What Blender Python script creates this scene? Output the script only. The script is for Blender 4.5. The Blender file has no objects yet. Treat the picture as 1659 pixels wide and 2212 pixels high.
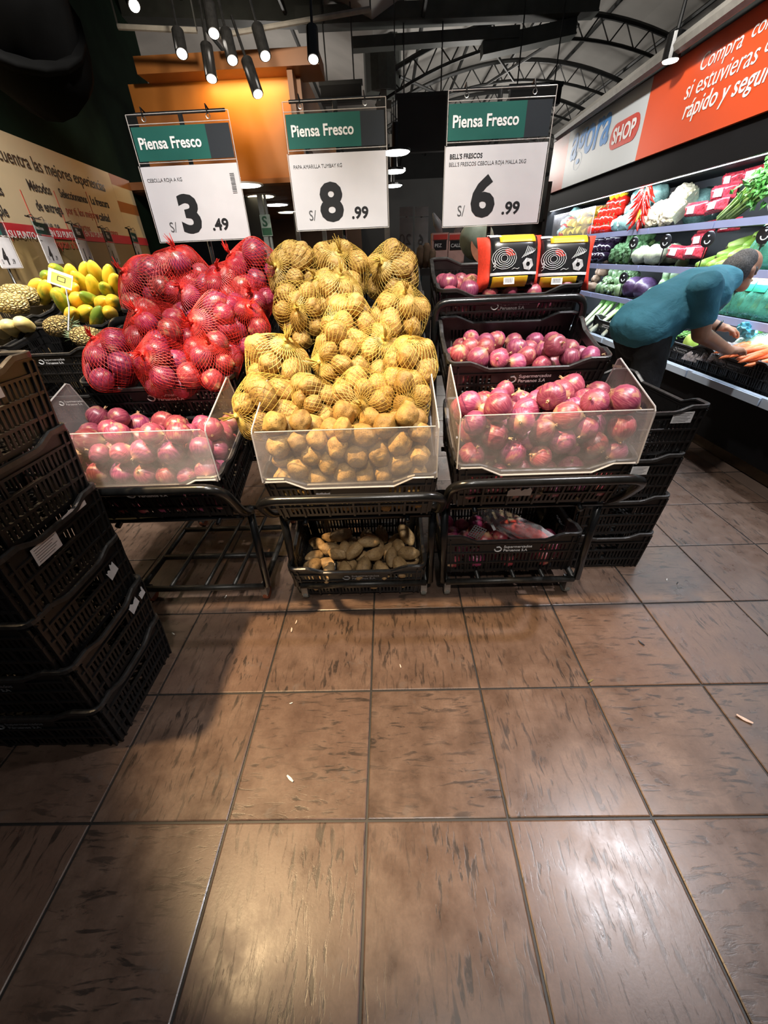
import bpy, math, random
import numpy as np
from mathutils import Vector, Matrix, Euler, noise

# ------------------------------------------------------------------ camera
SC = bpy.context.scene
COL = SC.collection
FPX, YAW, PITCH, ROLL, CAMH = 855.0, -.0284, .5739, -.0443, 1.345
_cy, _sy, _cp, _sp = math.cos(YAW), math.sin(YAW), math.cos(PITCH), math.sin(PITCH)
_f = Vector((_sy*_cp, _cy*_cp, -_sp)); _r = Vector((_cy, -_sy, 0)); _u = _r.cross(_f)
_c, _s = math.cos(ROLL), math.sin(ROLL)
CR, CU, CF = _c*_r + _s*_u, -_s*_r + _c*_u, _f
CO = Vector((0, 0, CAMH))
cam = bpy.data.cameras.new('camera'); camo = bpy.data.objects.new('camera', cam); COL.objects.link(camo)
cam.sensor_fit = 'HORIZONTAL'; cam.sensor_width = 36.0; cam.lens = FPX/1659*36
cam.clip_start = .02; cam.clip_end = 200
M3 = Matrix((CR, CU, -CF)).transposed()
camo.matrix_world = Matrix.Translation(CO) @ M3.to_4x4()
SC.camera = camo

def ray(x, y): return (x-829.5)/FPX*CR - (y-1106)/FPX*CU + CF
def atY(x, y, Y): d = ray(x, y); return CO + d*(Y/d.y)
def atX(x, y, X): d = ray(x, y); return CO + d*(X/d.x)
def atZ(x, y, z): d = ray(x, y); return CO + d*((z-CAMH)/d.z)
def atP(x, y, p, n):
    d = ray(x, y); n = Vector(n); return CO + d*(((Vector(p)-CO).dot(n))/d.dot(n))

# ------------------------------------------------------------------ world, exposure, lamps
w = bpy.data.worlds.new('world'); SC.world = w; w.use_nodes = True
w.node_tree.nodes['Background'].inputs[0].default_value = (.80, .88, 1, 1)
w.node_tree.nodes['Background'].inputs[1].default_value = .055
SC.view_settings.view_transform = 'Standard'; SC.view_settings.look = 'None'
SC.view_settings.exposure = 0.0; SC.view_settings.gamma = 1.0; SC.view_settings.use_curve_mapping = False

def lamp(name, kind, loc, energy, color=(1, 1, 1), target=None, size=.08, spot=60, blend=.5, size_y=None):
    l = bpy.data.lights.new(name, kind); l.energy = energy; l.color = color
    if kind == 'SPOT': l.spot_size = math.radians(spot); l.spot_blend = blend; l.shadow_soft_size = size
    elif kind == 'AREA':
        l.size = size
        if size_y: l.shape = 'RECTANGLE'; l.size_y = size_y
    else: l.shadow_soft_size = size
    o = bpy.data.objects.new(name, l); COL.objects.link(o); o.location = loc
    if target is not None: o.rotation_euler = (Vector(target)-Vector(loc)).to_track_quat('-Z', 'Y').to_euler()
    return o
WARM = (1, .86, .68); NEU = (1, .95, .88); COOL = (.80, .90, 1)
lamp('store_or_added_spot', 'SPOT', (-.45, .30, 3.6), 640, NEU, (-.88, 1.85, 1.2), .05, 42, .6)
lamp('store_or_added_spot', 'SPOT', (-1.45, .62, 3.6), 1250, (1, .69, .37), (.0, 1.17, .25), .05, 36, .6)
lamp('store_or_added_spot', 'SPOT', (1.95, 1.30, 3.6), 420, (.98, .96, 1), (1.0, 1.15, .3), .06, 60, .8)
lamp('store_or_added_spot', 'SPOT', (.60, .60, 3.6), 520, NEU, (.55, 1.90, 1.25), .05, 40, .6)
lamp('store_or_added_spot', 'SPOT', (-.30, .55, 3.6), 280, (1, .90, .72), (-.22, 2.0, 1.40), .05, 36, .6)  # added spot without a fixture, lifts the potato heap top and signs
lamp('store_or_added_spot', 'SPOT', (-1.7, 1.4, 3.6), 850, NEU, (-2.6, 3.0, 1.25), .06, 76, .6)
lamp('store_or_added_spot', 'SPOT', (-1.5, 2.5, 3.5), 560, NEU, (-3.5, 4.2, 1.4), .08, 80, .6)  # added spot without a fixture, brightens the wall board and fruit signs
lamp('store_or_added_spot', 'SPOT', (.35, .05, 3.6), 60, NEU, (.25, .25, 0), .10, 84, .8)  # added fill over the foreground floor
lamp('store_or_added_spot', 'SPOT', (.15, -1.5, 3.6), 260, NEU, (.05, 1.25, .2), .08, 34, .7)  # added fill from behind the camera for the low crates
lamp('store_or_added_spot', 'SPOT', (.7, 3.1, 3.2), 330, NEU, (2.36, 3.5, 2.25), .08, 84, .7)  # added unseen light for the near part of the banner
lamp('store_or_added_spot', 'SPOT', (.7, 5.3, 3.2), 130, NEU, (2.36, 5.7, 2.25), .08, 80, .7)  # second added banner light, for the far part
lamp('store_or_added_spot', 'SPOT', (-.9, 2.8, 3.1), 300, NEU, (-2.9, 3.3, 1.5), .06, 54, .6)  # added spot that whitens the small fruit signs
lamp('store_or_added_spot', 'SPOT', (-1.0, 3.8, 3.3), 260, WARM, (-1.8, 6.5, 2.7), .08, 66, .8)  # added warm fill for the orange fascia, separate from its cove light
lamp('store_or_added_spot', 'SPOT', (1.1, 2.6, 3.5), 200, NEU, (1.4, 3.0, .9), .08, 70, .7)  # added fill for the table goods and person behind the carts

# ------------------------------------------------------------------ mesh helpers
class MB:
    def __init__(s): s.v = []; s.f = []
    def add(s, vs, fs):
        b = len(s.v); s.v += [tuple(p) for p in vs]; s.f += [tuple(i+b for i in f) for f in fs]; return s
    def box(s, x0, x1, y0, y1, z0, z1, M=None):
        vs = [(x, y, z) for z in (z0, z1) for y in (y0, y1) for x in (x0, x1)]
        if M is not None: vs = [M @ Vector(p) for p in vs]
        return s.add(vs, [(0, 2, 3, 1), (4, 5, 7, 6), (0, 1, 5, 4), (2, 6, 7, 3), (0, 4, 6, 2), (1, 3, 7, 5)])
    def cbox(s, c, d, M=None):
        return s.box(c[0]-d[0]/2, c[0]+d[0]/2, c[1]-d[1]/2, c[1]+d[1]/2, c[2]-d[2]/2, c[2]+d[2]/2, M)
    def tube(s, pts, r, seg=8, closed=False, caps=True):
        pts = [Vector(p) for p in pts]; n = len(pts); rs = r if isinstance(r, (list, tuple)) else [r]*n
        b = len(s.v); nrm = None; tp = None
        for i, p in enumerate(pts):
            if closed: t = (pts[(i+1) % n]-pts[i-1])
            else: t = pts[min(i+1, n-1)]-pts[max(i-1, 0)]
            if t.length < 1e-9: t = Vector((0, 0, 1))
            t.normalize()
            if nrm is None:
                nrm = t.cross(Vector((0, 0, 1)) if abs(t.z) < .9 else Vector((1, 0, 0))).normalized()
            else:
                nrm = nrm - t*nrm.dot(t)
                if nrm.length < 1e-6: nrm = t.orthogonal()
                nrm.normalize()
            bi = t.cross(nrm)
            for k in range(seg):
                a = 2*math.pi*k/seg; s.v.append(tuple(p + (nrm*math.cos(a)+bi*math.sin(a))*rs[i]))
        m = n if closed else n-1
        for i in range(m):
            for k in range(seg):
                a = b+i*seg+k; c = b+i*seg+(k+1) % seg; j = (i+1) % n
                s.f.append((a, c, b+j*seg+(k+1) % seg, b+j*seg+k))
        if caps and not closed:
            s.f.append(tuple(b+k for k in reversed(range(seg)))); s.f.append(tuple(b+(n-1)*seg+k for k in range(seg)))
        return s
    def lathe(s, prof, seg=16, M=None):
        b = len(s.v)
        for r, z in prof:
            for k in range(seg):
                a = 2*math.pi*k/seg; p = Vector((r*math.cos(a), r*math.sin(a), z)); s.v.append(tuple(M @ p if M is not None else p))
        for i in range(len(prof)-1):
            for k in range(seg):
                s.f.append((b+i*seg+k, b+i*seg+(k+1) % seg, b+(i+1)*seg+(k+1) % seg, b+(i+1)*seg+k))
        s.f.append(tuple(b+k for k in reversed(range(seg)))); s.f.append(tuple(b+(len(prof)-1)*seg+k for k in range(seg)))
        return s
    def prism(s, poly, h0, h1, M=None):
        n = len(poly); vs = [(x, y, h0) for x, y in poly]+[(x, y, h1) for x, y in poly]
        if M is not None: vs = [M @ Vector(p) for p in vs]
        fs = [tuple(reversed(range(n))), tuple(range(n, 2*n))]+[(i, (i+1) % n, n+(i+1) % n, n+i) for i in range(n)]
        return s.add(vs, fs)
    def ico(s, c, r, sub=2, amp=0, fr=1, seed=0, sc=(1, 1, 1), M=None):
        V, F_ = icoverts(sub); b = len(s.v)
        for p in V:
            k = 1+(amp*noise.noise(p*fr+Vector((seed*3.7, seed*1.3, seed*.7))) if amp else 0)
            q = Vector((p.x*sc[0], p.y*sc[1], p.z*sc[2]))*r*k
            if M is not None: q = M @ q
            s.v.append(tuple(q+Vector(c)))
        s.f += [tuple(i+b for i in f) for f in F_]; return s
    def xf(s, M): s.v = [tuple(M @ Vector(p)) for p in s.v]; return s
    def map(s, fn): s.v = [tuple(fn(Vector(p))) for p in s.v]; return s
    def mesh(s, name, mat=None, smooth=False):
        me = bpy.data.meshes.new(name); me.from_pydata(s.v, [], s.f); me.update()
        if mat: me.materials.append(mat)
        if smooth: me.polygons.foreach_set('use_smooth', [True]*len(me.polygons))
        return me
_ico = {}
def icoverts(sub):
    if sub in _ico: return _ico[sub]
    t = (1+5**.5)/2
    V = [Vector(p).normalized() for p in [(-1, t, 0), (1, t, 0), (-1, -t, 0), (1, -t, 0), (0, -1, t), (0, 1, t), (0, -1, -t), (0, 1, -t), (t, 0, -1), (t, 0, 1), (-t, 0, -1), (-t, 0, 1)]]
    F_ = [(0, 11, 5), (0, 5, 1), (0, 1, 7), (0, 7, 10), (0, 10, 11), (1, 5, 9), (5, 11, 4), (11, 10, 2), (10, 7, 6), (7, 1, 8), (3, 9, 4), (3, 4, 2), (3, 2, 6), (3, 6, 8), (3, 8, 9), (4, 9, 5), (2, 4, 11), (6, 2, 10), (8, 6, 7), (9, 8, 1)]
    for _ in range(sub):
        mid = {}; NF = []
        def m(a, b):
            k = (min(a, b), max(a, b))
            if k not in mid: mid[k] = len(V); V.append(((V[a]+V[b])/2).normalized())
            return mid[k]
        for a, b, c in F_:
            x, y, z = m(a, b), m(b, c), m(c, a); NF += [(a, x, z), (b, y, x), (c, z, y), (x, y, z)]
        F_ = NF
    _ico[sub] = (V, F_); return _ico[sub]

def obj(name, me, mat=None, parent=None, loc=(0, 0, 0), rot=(0, 0, 0), smooth=False, M=None):
    if isinstance(me, MB): me = me.mesh(name, mat, smooth)
    o = bpy.data.objects.new(name, me); COL.objects.link(o)
    if parent is not None: o.parent = parent
    if M is not None: o.matrix_basis = M
    else: o.location = loc; o.rotation_euler = rot
    return o
def tag(o, label, cat, group=None):
    o['label'] = label; o['category'] = cat
    if group: o['group'] = group
    return o
def thing(name, label, cat, loc=(0, 0, 0), rot=(0, 0, 0), group=None, M=None):
    o = bpy.data.objects.new(name, None); COL.objects.link(o); o.empty_display_size = .05
    if M is not None: o.matrix_basis = M
    else: o.location = loc; o.rotation_euler = rot
    return tag(o, label, cat, group)
def struct(name, me, mat=None, **k):
    o = obj(name, me, mat, **k); o['kind'] = 'structure'; return o
def stuff(o): o['kind'] = 'stuff'; return o
def T(*p): return Matrix.Translation(Vector(p[0]) if len(p) == 1 else Vector(p))
def RX(a): return Matrix.Rotation(a, 4, 'X')
def RY(a): return Matrix.Rotation(a, 4, 'Y')
def RZ(a): return Matrix.Rotation(a, 4, 'Z')
def basis(o, x, y, z): return Matrix.Translation(Vector(o)) @ Matrix((Vector(x), Vector(y), Vector(z))).transposed().to_4x4()
def arc_path(pts, rad=.06, n=5):
    """polyline with rounded corners"""
    pts = [Vector(p) for p in pts]; out = [pts[0]]
    for i in range(1, len(pts)-1):
        a, b, c = pts[i-1], pts[i], pts[i+1]; d1 = (a-b).normalized(); d2 = (c-b).normalized()
        r = min(rad, (a-b).length*.49, (c-b).length*.49); p, q = b+d1*r, b+d2*r
        for k in range(n+1):
            t = k/n; out.append(p*(1-t)**2+b*2*t*(1-t)+q*t*t)
    return out+[pts[-1]]

def text_mesh(s, size, mat, bold=0, ext=.0004, align='LEFT', shear=0, space=1.0, wid=1.0):
    cu = bpy.data.curves.new('txt', 'FONT'); cu.body = s; cu.size = size; cu.extrude = ext; cu.offset = bold*size
    cu.align_x = align; cu.shear = shear; cu.space_character = space; cu.resolution_u = 3
    to = bpy.data.objects.new('txt', cu); COL.objects.link(to)
    me = bpy.data.meshes.new_from_object(to); bpy.data.objects.remove(to); bpy.data.curves.remove(cu)
    if wid != 1.0: me.transform(Matrix.Diagonal((wid, 1, 1, 1)))
    me.materials.clear(); me.materials.append(mat); return me
def text(name, s, size, mat, parent, M, **k):
    return obj(name, text_mesh(s, size, mat, **k), None, parent, M=M)

# ------------------------------------------------------------------ materials
class NT:
    def __init__(s, name):
        s.m = bpy.data.materials.new(name); s.m.use_nodes = True; s.t = s.m.node_tree; s.n = s.t.nodes; s.l = s.t.links
        s.b = s.n['Principled BSDF']; s.out = s.n['Material Output']
    def new(s, typ, **k):
        n = s.n.new(typ)
        for a, v in k.items():
            if a.startswith('_'): n.inputs[a[1:].replace('_', ' ')].default_value = v
            else: setattr(n, a, v)
        return n
    def link(s, a, b): s.l.new(a, b)
    def coord(s, kind='Object'): return s.new('ShaderNodeTexCoord').outputs[kind]
    def mapping(s, vec, scale=(1, 1, 1), loc=(0, 0, 0), rot=(0, 0, 0)):
        n = s.new('ShaderNodeMapping'); n.inputs['Scale'].default_value = scale; n.inputs['Location'].default_value = loc; n.inputs['Rotation'].default_value = rot
        s.link(vec, n.inputs['Vector']); return n.outputs[0]
    def noise(s, vec, scale=5, detail=3, rough=.5, dist=0):
        n = s.new('ShaderNodeTexNoise'); n.inputs['Scale'].default_value = scale; n.inputs['Detail'].default_value = detail
        n.inputs['Roughness'].default_value = rough; n.inputs['Distortion'].default_value = dist
        s.link(vec, n.inputs['Vector']); return n.outputs['Fac']
    def ramp(s, fac, stops, interp='LINEAR'):
        n = s.new('ShaderNodeValToRGB'); r = n.color_ramp; r.interpolation = interp
        while len(r.elements) < len(stops): r.elements.new(.5)
        for e, (p, c) in zip(r.elements, stops): e.position = p; e.color = tuple(c)+(1,) if len(c) == 3 else c
        s.link(fac, n.inputs[0]); return n.outputs[0]
    def mix(s, fac, a, b, mode='MIX'):
        n = s.new('ShaderNodeMix', data_type='RGBA', blend_type=mode)
        for v, i in ((fac, 0), (a, 6), (b, 7)):
            if isinstance(v, (int, float)): n.inputs[i].default_value = v
            elif isinstance(v, tuple): n.inputs[i].default_value = v+(1,) if len(v) == 3 else v
            else: s.link(v, n.inputs[i])
        return n.outputs[2]
    def math(s, op, a, b=None, clamp=False):
        n = s.new('ShaderNodeMath', operation=op, use_clamp=clamp)
        for v, i in ((a, 0), (b, 1)):
            if v is None: continue
            if isinstance(v, (int, float)): n.inputs[i].default_value = v
            else: s.link(v, n.inputs[i])
        return n.outputs[0]
    def rnd(s): return s.new('ShaderNodeObjectInfo').outputs['Random']
    def bump(s, h, strength=.3, dist=.01):
        n = s.new('ShaderNodeBump'); n.inputs['Strength'].default_value = strength; n.inputs['Distance'].default_value = dist
        s.link(h, n.inputs['Height']); s.link(n.outputs[0], s.b.inputs['Normal'])
    def set(s, **k):
        for a, v in k.items():
            i = s.b.inputs[a.replace('_', ' ')]
            if isinstance(v, (int, float)): i.default_value = v
            elif isinstance(v, tuple): i.default_value = v+(1,) if len(v) == 3 else v
            else: s.link(v, i)
        return s
def lin(*c): return tuple(((x/255)/12.92 if x/255 <= .04045 else (((x/255)+.055)/1.055)**2.4) for x in c)
def plain(name, col, rough=.5, metal=0, var=.12, scale=20, spec=.5):
    n = NT(name); f = n.noise(n.coord(), scale, 3)
    a = tuple(c*(1-var) for c in col); b = tuple(min(1, c*(1+var)) for c in col)
    n.set(Base_Color=n.ramp(f, [(.3, a), (.7, b)]), Roughness=rough, Metallic=metal, Specular_IOR_Level=spec); return n.m
def emis(name, col, strength):
    n = NT(name); n.set(Base_Color=col, Emission_Color=col, Emission_Strength=strength); return n.m
def clear(name, fac=.15, col=(.9, .9, .9), rough=.1, dust=.5, scale=6):
    """clear sheet plastic: transparency with a thin glossy, slightly dusty film"""
    n = NT(name); f = n.noise(n.coord(), scale, 5, .6)
    n.set(Base_Color=col, Roughness=rough)
    tr = n.new('ShaderNodeBsdfTransparent'); mx = n.new('ShaderNodeMixShader')
    n.link(n.ramp(f, [(.3, (fac*(1-dust),)*3), (.75, (fac*(1+dust),)*3)]), mx.inputs[0])
    n.link(tr.outputs[0], mx.inputs[1]); n.link(n.b.outputs[0], mx.inputs[2]); n.link(mx.outputs[0], n.out.inputs[0]); return n.m

BLACK = plain('black_crate_plastic', (.0068, .0064, .0066), .40, 0, .25, 40)
RIMGREY = plain('highlit_rim_plastic', (.020, .019, .0185), .36, 0, .5, 60)  # edge highlight put into the rim colour, lighter than the crate black
STEEL = plain('black_painted_steel', (.007, .007, .007), .24, 0, .3, 30)
WORN = plain('scuffed_black_steel', (.018, .017, .015), .4, .2, .5, 60)
CHROME = plain('dull_zinc', (.35, .36, .36), .35, .9, .2, 60)
RUBBER = plain('orange_rubber', (.22, .06, .025), .6)
GREYRUB = plain('grey_rubber', (.16, .17, .16), .6)
WHITE = plain('white_card', (.58, .57, .60), .4, 0, .02)
WHITEPRINT = plain('white_print', (.72, .72, .72), .6, 0, .1, 200)
GREYPRINT = plain('grey_print', (.22, .22, .22), .6, 0, .2, 200)
INK = plain('black_ink', (.012, .012, .014), .4, 0, .02)
GREYINK = plain('grey_ink', (.08, .08, .085), .5, 0, .02)
STICKER = plain('white_sticker', (.55, .55, .56), .5, 0, .08, 40)
ACRY = clear('dusty_clear_acrylic', .13, (.78, .72, .71), .22, .6)
ACEDGE = clear('acrylic_edge', .6, (.62, .60, .58), .2, .2)
CLEAR = clear('clear_acrylic', .06, (.03, .03, .03), .03, .2)
FILM = clear('thin_clear_film', .28, (.85, .9, .92), .12, .6, 25)
# ------------------------------------------------------------------ floor
GX, GY, TS = -.1012, .868, .40
def tile_mat():
    n = NT('brown_slate_tile'); co = n.coord(); r = n.rnd()
    rot = n.new('ShaderNodeVectorRotate', rotation_type='Z_AXIS'); n.link(co, rot.inputs['Vector'])
    n.link(n.math('MULTIPLY', n.math('FLOOR', n.math('MULTIPLY', r, 3.99)), 1.5708), rot.inputs['Angle'])
    off = n.new('ShaderNodeVectorMath', operation='ADD'); cb = n.new('ShaderNodeCombineXYZ')
    n.link(n.math('MULTIPLY', r, 31.0), cb.inputs[0]); n.link(n.math('MULTIPLY', r, 77.0), cb.inputs[1])
    n.link(rot.outputs[0], off.inputs[0]); n.link(cb.outputs[0], off.inputs[1]); v = off.outputs[0]
    base = n.noise(v, 9, 6, .65); fine = n.noise(v, 140, 3, .6)
    st = n.noise(n.mapping(v, (13, 60, 1)), 1, 5, .6, .8); st2 = n.noise(v, 6, 3)
    c = n.ramp(base, [(.28, (.050, .031, .022)), (.50, (.098, .062, .044)), (.75, (.152, .100, .072))])
    c = n.mix(n.math('MULTIPLY', r, .5), c, (.125, .072, .052))
    pit = n.math('MULTIPLY', n.ramp(st, [(.535, (0, 0, 0)), (.62, (1, 1, 1))]), n.ramp(st2, [(.38, (.2, .2, .2)), (.58, (1, 1, 1))]))
    c = n.mix(n.math('MULTIPLY', pit, .85), c, (.016, .012, .010))
    c = n.mix(n.ramp(fine, [(.35, (.25,)*3), (.65, (0,)*3)]), c, (.05, .038, .03))
    dirt = n.noise(n.coord('Generated'), 2.2, 5, .7)
    c = n.mix(n.ramp(dirt, [(.58, (0,)*3), (.72, (.5,)*3)]), c, (.10, .095, .09))
    n.set(Base_Color=c, Roughness=n.ramp(base, [(.3, (.24,)*3), (.7, (.40,)*3)]), Specular_IOR_Level=.5)
    n.bump(n.math('SUBTRACT', n.math('ADD', n.math('MULTIPLY', base, .5), n.math('MULTIPLY', fine, .25)), n.math('MULTIPLY', pit, .4)), .22, .0012)
    return n.m
def slab_mat():
    n = NT('grout_and_far_tiles'); sx = n.new('ShaderNodeSeparateXYZ'); n.link(n.coord(), sx.inputs[0])
    def edge(o, g): f = n.math('FRACT', n.math('MULTIPLY', n.math('SUBTRACT', o, g), 1/TS)); return n.math('GREATER_THAN', n.math('ABSOLUTE', n.math('SUBTRACT', f, .5)), .488)
    m = n.math('MAXIMUM', edge(sx.outputs[0], GX), edge(sx.outputs[1], GY))
    b = n.noise(n.coord(), 3, 5)
    n.set(Base_Color=n.mix(m, n.ramp(b, [(.3, (.075, .048, .036)), (.7, (.13, .088, .068))]), (.012, .011, .010)), Roughness=.5); return n.m
floor = struct('floor', MB().box(-9, 9, -2.5, 26, -.06, -.0045), slab_mat())
b = MB(); q, e = TS/2-.0035, TS/2-.0065
b.add([(-q, -q, -.005), (q, -q, -.005), (q, q, -.005), (-q, q, -.005), (-q, -q, -.0015), (q, -q, -.0015), (q, q, -.0015), (-q, q, -.0015), (-e, -e, 0), (e, -e, 0), (e, e, 0), (-e, e, 0)],
      [(0, 1, 5, 4), (1, 2, 6, 5), (2, 3, 7, 6), (3, 0, 4, 7), (4, 5, 9, 8), (5, 6, 10, 9), (6, 7, 11, 10), (7, 4, 8, 11), (8, 9, 10, 11)])
TILE = b.mesh('floor_tile', tile_mat())
rt = random.Random(4)
for i in range(-8, 6):
    for j in range(-4, 10):
        obj('floor_tile', TILE, None, floor, (GX+TS*(i+.5), GY+TS*(j+.5), rt.uniform(-.0007, .0003)), (rt.uniform(-.0012, .0012), rt.uniform(-.0012, .0012), 0))

# ------------------------------------------------------------------ left wall with printed board
WD = Vector((-.13, 1, 0)).normalized(); WN = Vector((WD.y, -WD.x, 0))
WP = atY(262, 450, 6.2); WP.z = 0
def onwall(x, y, off=0): return atP(x, y, WP+WN*off, WN)
MW = basis(WP, WD, (0, 0, 1), WN)           # local x along the wall (away), y up, z out of the wall
MWI = MW.inverted()
def wl(x, y): p = MWI @ onwall(x, y); return p.x, p.y
DKGREEN = plain('dark_green_paint', (.005, .012, .007), .9, 0, .3, 3, .05)
BEIGE = plain('beige_board', (.58, .47, .30), .55, 0, .06, 2)
OCHRE = plain('ochre_board', (.22, .15, .06), .55, 0, .1, 3)
ORANGE = plain('orange_stripe', (.32, .11, .022), .5, 0, .05)
RED = plain('red_strip', (.50, .018, .03), .45, 0, .05)
REDINK = plain('red_ink', (.42, .05, .03), .5, 0, .02)
wall = struct('wall_left', MB().box(-6.5, 2.6, 0, 6.2, -.2, 0), DKGREEN, M=MW)
tx0, ty0 = wl(0, 290); tx1, ty1 = wl(226, 369); tx2, ty2 = wl(272, 388)
top = (ty0+ty1)/2; rx0, rb = wl(150, 519); _, rtp = wl(150, 497)
board = thing('wall_board', 'beige printed wall board about shopping, with orange stripes at its end', 'sign', M=MW @ T(0, 0, .002))
obj('board_panel', MB().box(-6.4, tx1, rtp, top, 0, .03), BEIGE, board)
obj('board_panel', MB().box(-6.4, tx2, 0.2, rb, 0, .028), OCHRE, board)
for a, c in ((0, .17), (.42, .6)): obj('stripe', MB().box(tx1+.002, tx2, top-(top-rtp)*c, top-(top-rtp)*a, 0, .03), ORANGE, board)
for a, c in ((.17, .42), (.6, 1)): obj('board_panel', MB().box(tx1+.002, tx2, top-(top-rtp)*c, top-(top-rtp)*a, 0, .03), BEIGE, board)
rs = obj('red_strip', MB().box(-6.4, tx2, rb+.001, rtp-.001, 0, .034), RED, board)
x0, y0 = wl(0, 350); x1, y1 = wl(217, 399)
hb = text_mesh('Encuentra las mejores experiencias', .2, INK, ext=.001)
wd = max(v.co.x for v in hb.vertices); xl = (x1-(wl(217, 399)[0]-wl(61, 357)[0])*34/23.6)
hs = (x1-xl)/wd; hb.transform(Matrix.Diagonal((hs, hs*1.02, 1, 1)))
obj('heading', hb, None, board, M=T(xl, (y0+y1)/2-.03, .033))
def para(px, py, lines, size, bold, mats):
    x, y = wl(px, py+13)
    for k, (s, m_) in enumerate(zip(lines, mats)):
        text('lettering', s, size, m_, board, T(x, y-k*size*1.3, .033), bold=bold if m_ is INK else 0, wid=.9)
para(-62, 398, ['Recetas', 'simple', 'y rápida'], .105, .015, [INK, INK, REDINK])
para(54, 397, ['Métodos', 'de entrega', 'que se', 'adaptan a ti'], .105, .015, [INK, INK, GREYINK, REDINK])
para(123, 413, ['Seleccionamos', 'por ti, los mejores', 'productos'], .098, .013, [INK, REDINK, REDINK])
para(191, 428, ['La frescura', 'y calidad', 'de siempre'], .105, .015, [INK, INK, REDINK])
for px in (42, 114, 183):
    x, y = wl(px, 430); obj('divider', MB().box(x-.004, x+.004, y-.34, y+.06, .03, .033), REDINK, board)
for px in (42, 137, 205):
    x, y = wl(px, 506); text('lettering', 'EN SU PUNTO', .07, WHITEPRINT, board, T(x-.3, y-.03, .036), bold=.01)
# black hanging duct, upper left
DUCT = plain('matt_black_duct', (.002, .002, .002), .95, 0, .4, 3, .02)
d0 = thing('air_duct', 'large black air duct hanging in the dark upper left', 'duct')
obj('duct_tube', MB().tube([atY(-60, -320, 3.2), atY(-40, -120, 3.3), atY(10, 40, 3.45), atY(90, 118, 3.7), atY(150, 142, 3.9)], [.34, .34, .36, .33, .18], 18), DUCT, d0, smooth=True)
obj('duct_collar', MB().tube([atY(0, 0, 3.4), atY(6, 24, 3.43)], .385, 18), DUCT, d0, smooth=True)
obj('hanger', MB().tube([atY(100, 60, 3.72), atY(100, -160, 3.72)], .012, 6), STEEL, d0)

# ------------------------------------------------------------------ orange fascia hall behind
OW = plain('orange_wood_fascia', (.34, .125, .022), .45, 0, .12, 2.5)
OWD = plain('orange_wood_trim', (.26, .095, .02), .45, 0, .12, 2.5)
WOOD = plain('brown_ceiling_plank', (.17, .068, .025), .45, 0, .25, 4)
FY = 6.5
fx0 = atY(308, 300, FY).x; fx1 = atY(648, 250, FY).x; fz0 = atY(600, 385, FY).z; fz1 = atY(500, 170, FY).z; fz2 = atY(450, 112, FY-.3).z
fas = thing('shop_fascia', 'lit orange wooden fascia over the passage behind the signs', 'fascia')
obj('fascia_panel', MB().box(fx0, fx1, FY, FY+.15, fz0, fz1), OW, fas)
obj('end_panel', MB().box(fx1-.06, fx1, FY-.22, FY, fz0+.45, fz1), OWD, fas)
obj('cornice', MB().box(atY(285, 115, FY-.3).x, atY(690, 150, FY-.3).x, FY-.3, FY+.2, fz1-.01, fz2), OWD, fas)
obj('lower_trim', MB().box(fx0, fx1+.3, FY-.03, FY+.16, fz0-.05, fz0), OWD, fas)
obj('side_panel', MB().box(fx1, fx1+.05, FY, FY+4, fz0+.3, fz2), OWD, fas)
lamp('cove_light', 'AREA', ((fx1-.6), FY-.2, fz1-.03), 16, (1, .62, .16), ((fx1-.6), FY-.02, fz1-1), .9, size_y=.06)
cl = struct('ceiling', MB().box(fx0-.6, fx1+.35, FY+.15, 13, fz0-.03, fz0+.05), WOOD)
nx = 9
for k in range(nx):
    y = FY+.2+k*.5; obj('plank', MB().box(fx0-.6, fx1+.3, y+.01, y+.49, fz0-.045, fz0-.03), WOOD, cl)
DISC = emis('led_disc', (1, .97, .92), 9); DISCW = emis('warm_led_disc', (1, .86, .55), 8)
for k, (px, py, m_, nm) in enumerate([(530, 400, DISC, 'partly behind the onion sign'), (563, 424, DISCW, 'second from the onion sign'), (597, 442, DISC, 'third from the onion sign'), (622, 458, DISCW, 'farthest, beside the potato sign')]):
    p = atZ(px, py, fz0-.055); t = thing('ceiling_light', 'round recessed light in the brown ceiling, '+nm, 'light', p, group='round lights in the brown ceiling')
    obj('light_disc', MB().lathe([(.02, -.012), (.19, -.01), (.19, 0)], 24), m_, t); obj('light_ring', MB().lathe([(.2, -.006), (.225, -.006), (.225, .01), (.2, .01)], 24), WHITE, t)
# rear walls of the hall
DARK = plain('dark_grey_wall', (.012, .012, .012), .7, 0, .3, 2)
BRW = plain('brown_wall', (.09, .045, .025), .6, 0, .2, 2)
struct('wall_back', MB().box(-9, 12, 19, 19.2, 0, 4.8), DARK)
struct('wall_right', MB().box(3.25, 3.4, -2, 19, 0, 2.55), DARK)
struct('wall_passage', MB().box(-3.6, -.6, 12, 12.1, 0, 2.3), BRW)
tcol = thing('column', 'black square column standing beside the red onions sign', 'column', atZ(556, 440, 0) if False else (atY(553, 480, 7.6).x, 7.6, 0))
obj('column_shaft', MB().box(-.17, .15, -.1, .1, 0, fz0-.06), DARK, tcol); obj('column_base', MB().box(-.2, .18, -.13, .13, 0, .1), DARK, tcol)
tp = thing('pipe_post', 'pale grey metal post holding the small green safety sign', 'post', (atY(578, 480, 7.3).x, 7.3, 0))
PALE = plain('pale_grey_paint', (.30, .34, .34), .5)
obj('post_tube', MB().box(-.09, -.02, -.03, .03, 0, fz0-.06), PALE, tp); obj('post_tube', MB().box(0, .03, -.02, .02, 0, fz0-.06), PALE, tp)
GRN = plain('sign_green', (.02, .12, .06), .5); PGREEN = plain('pale_green', (.42, .55, .48), .5)
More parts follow.
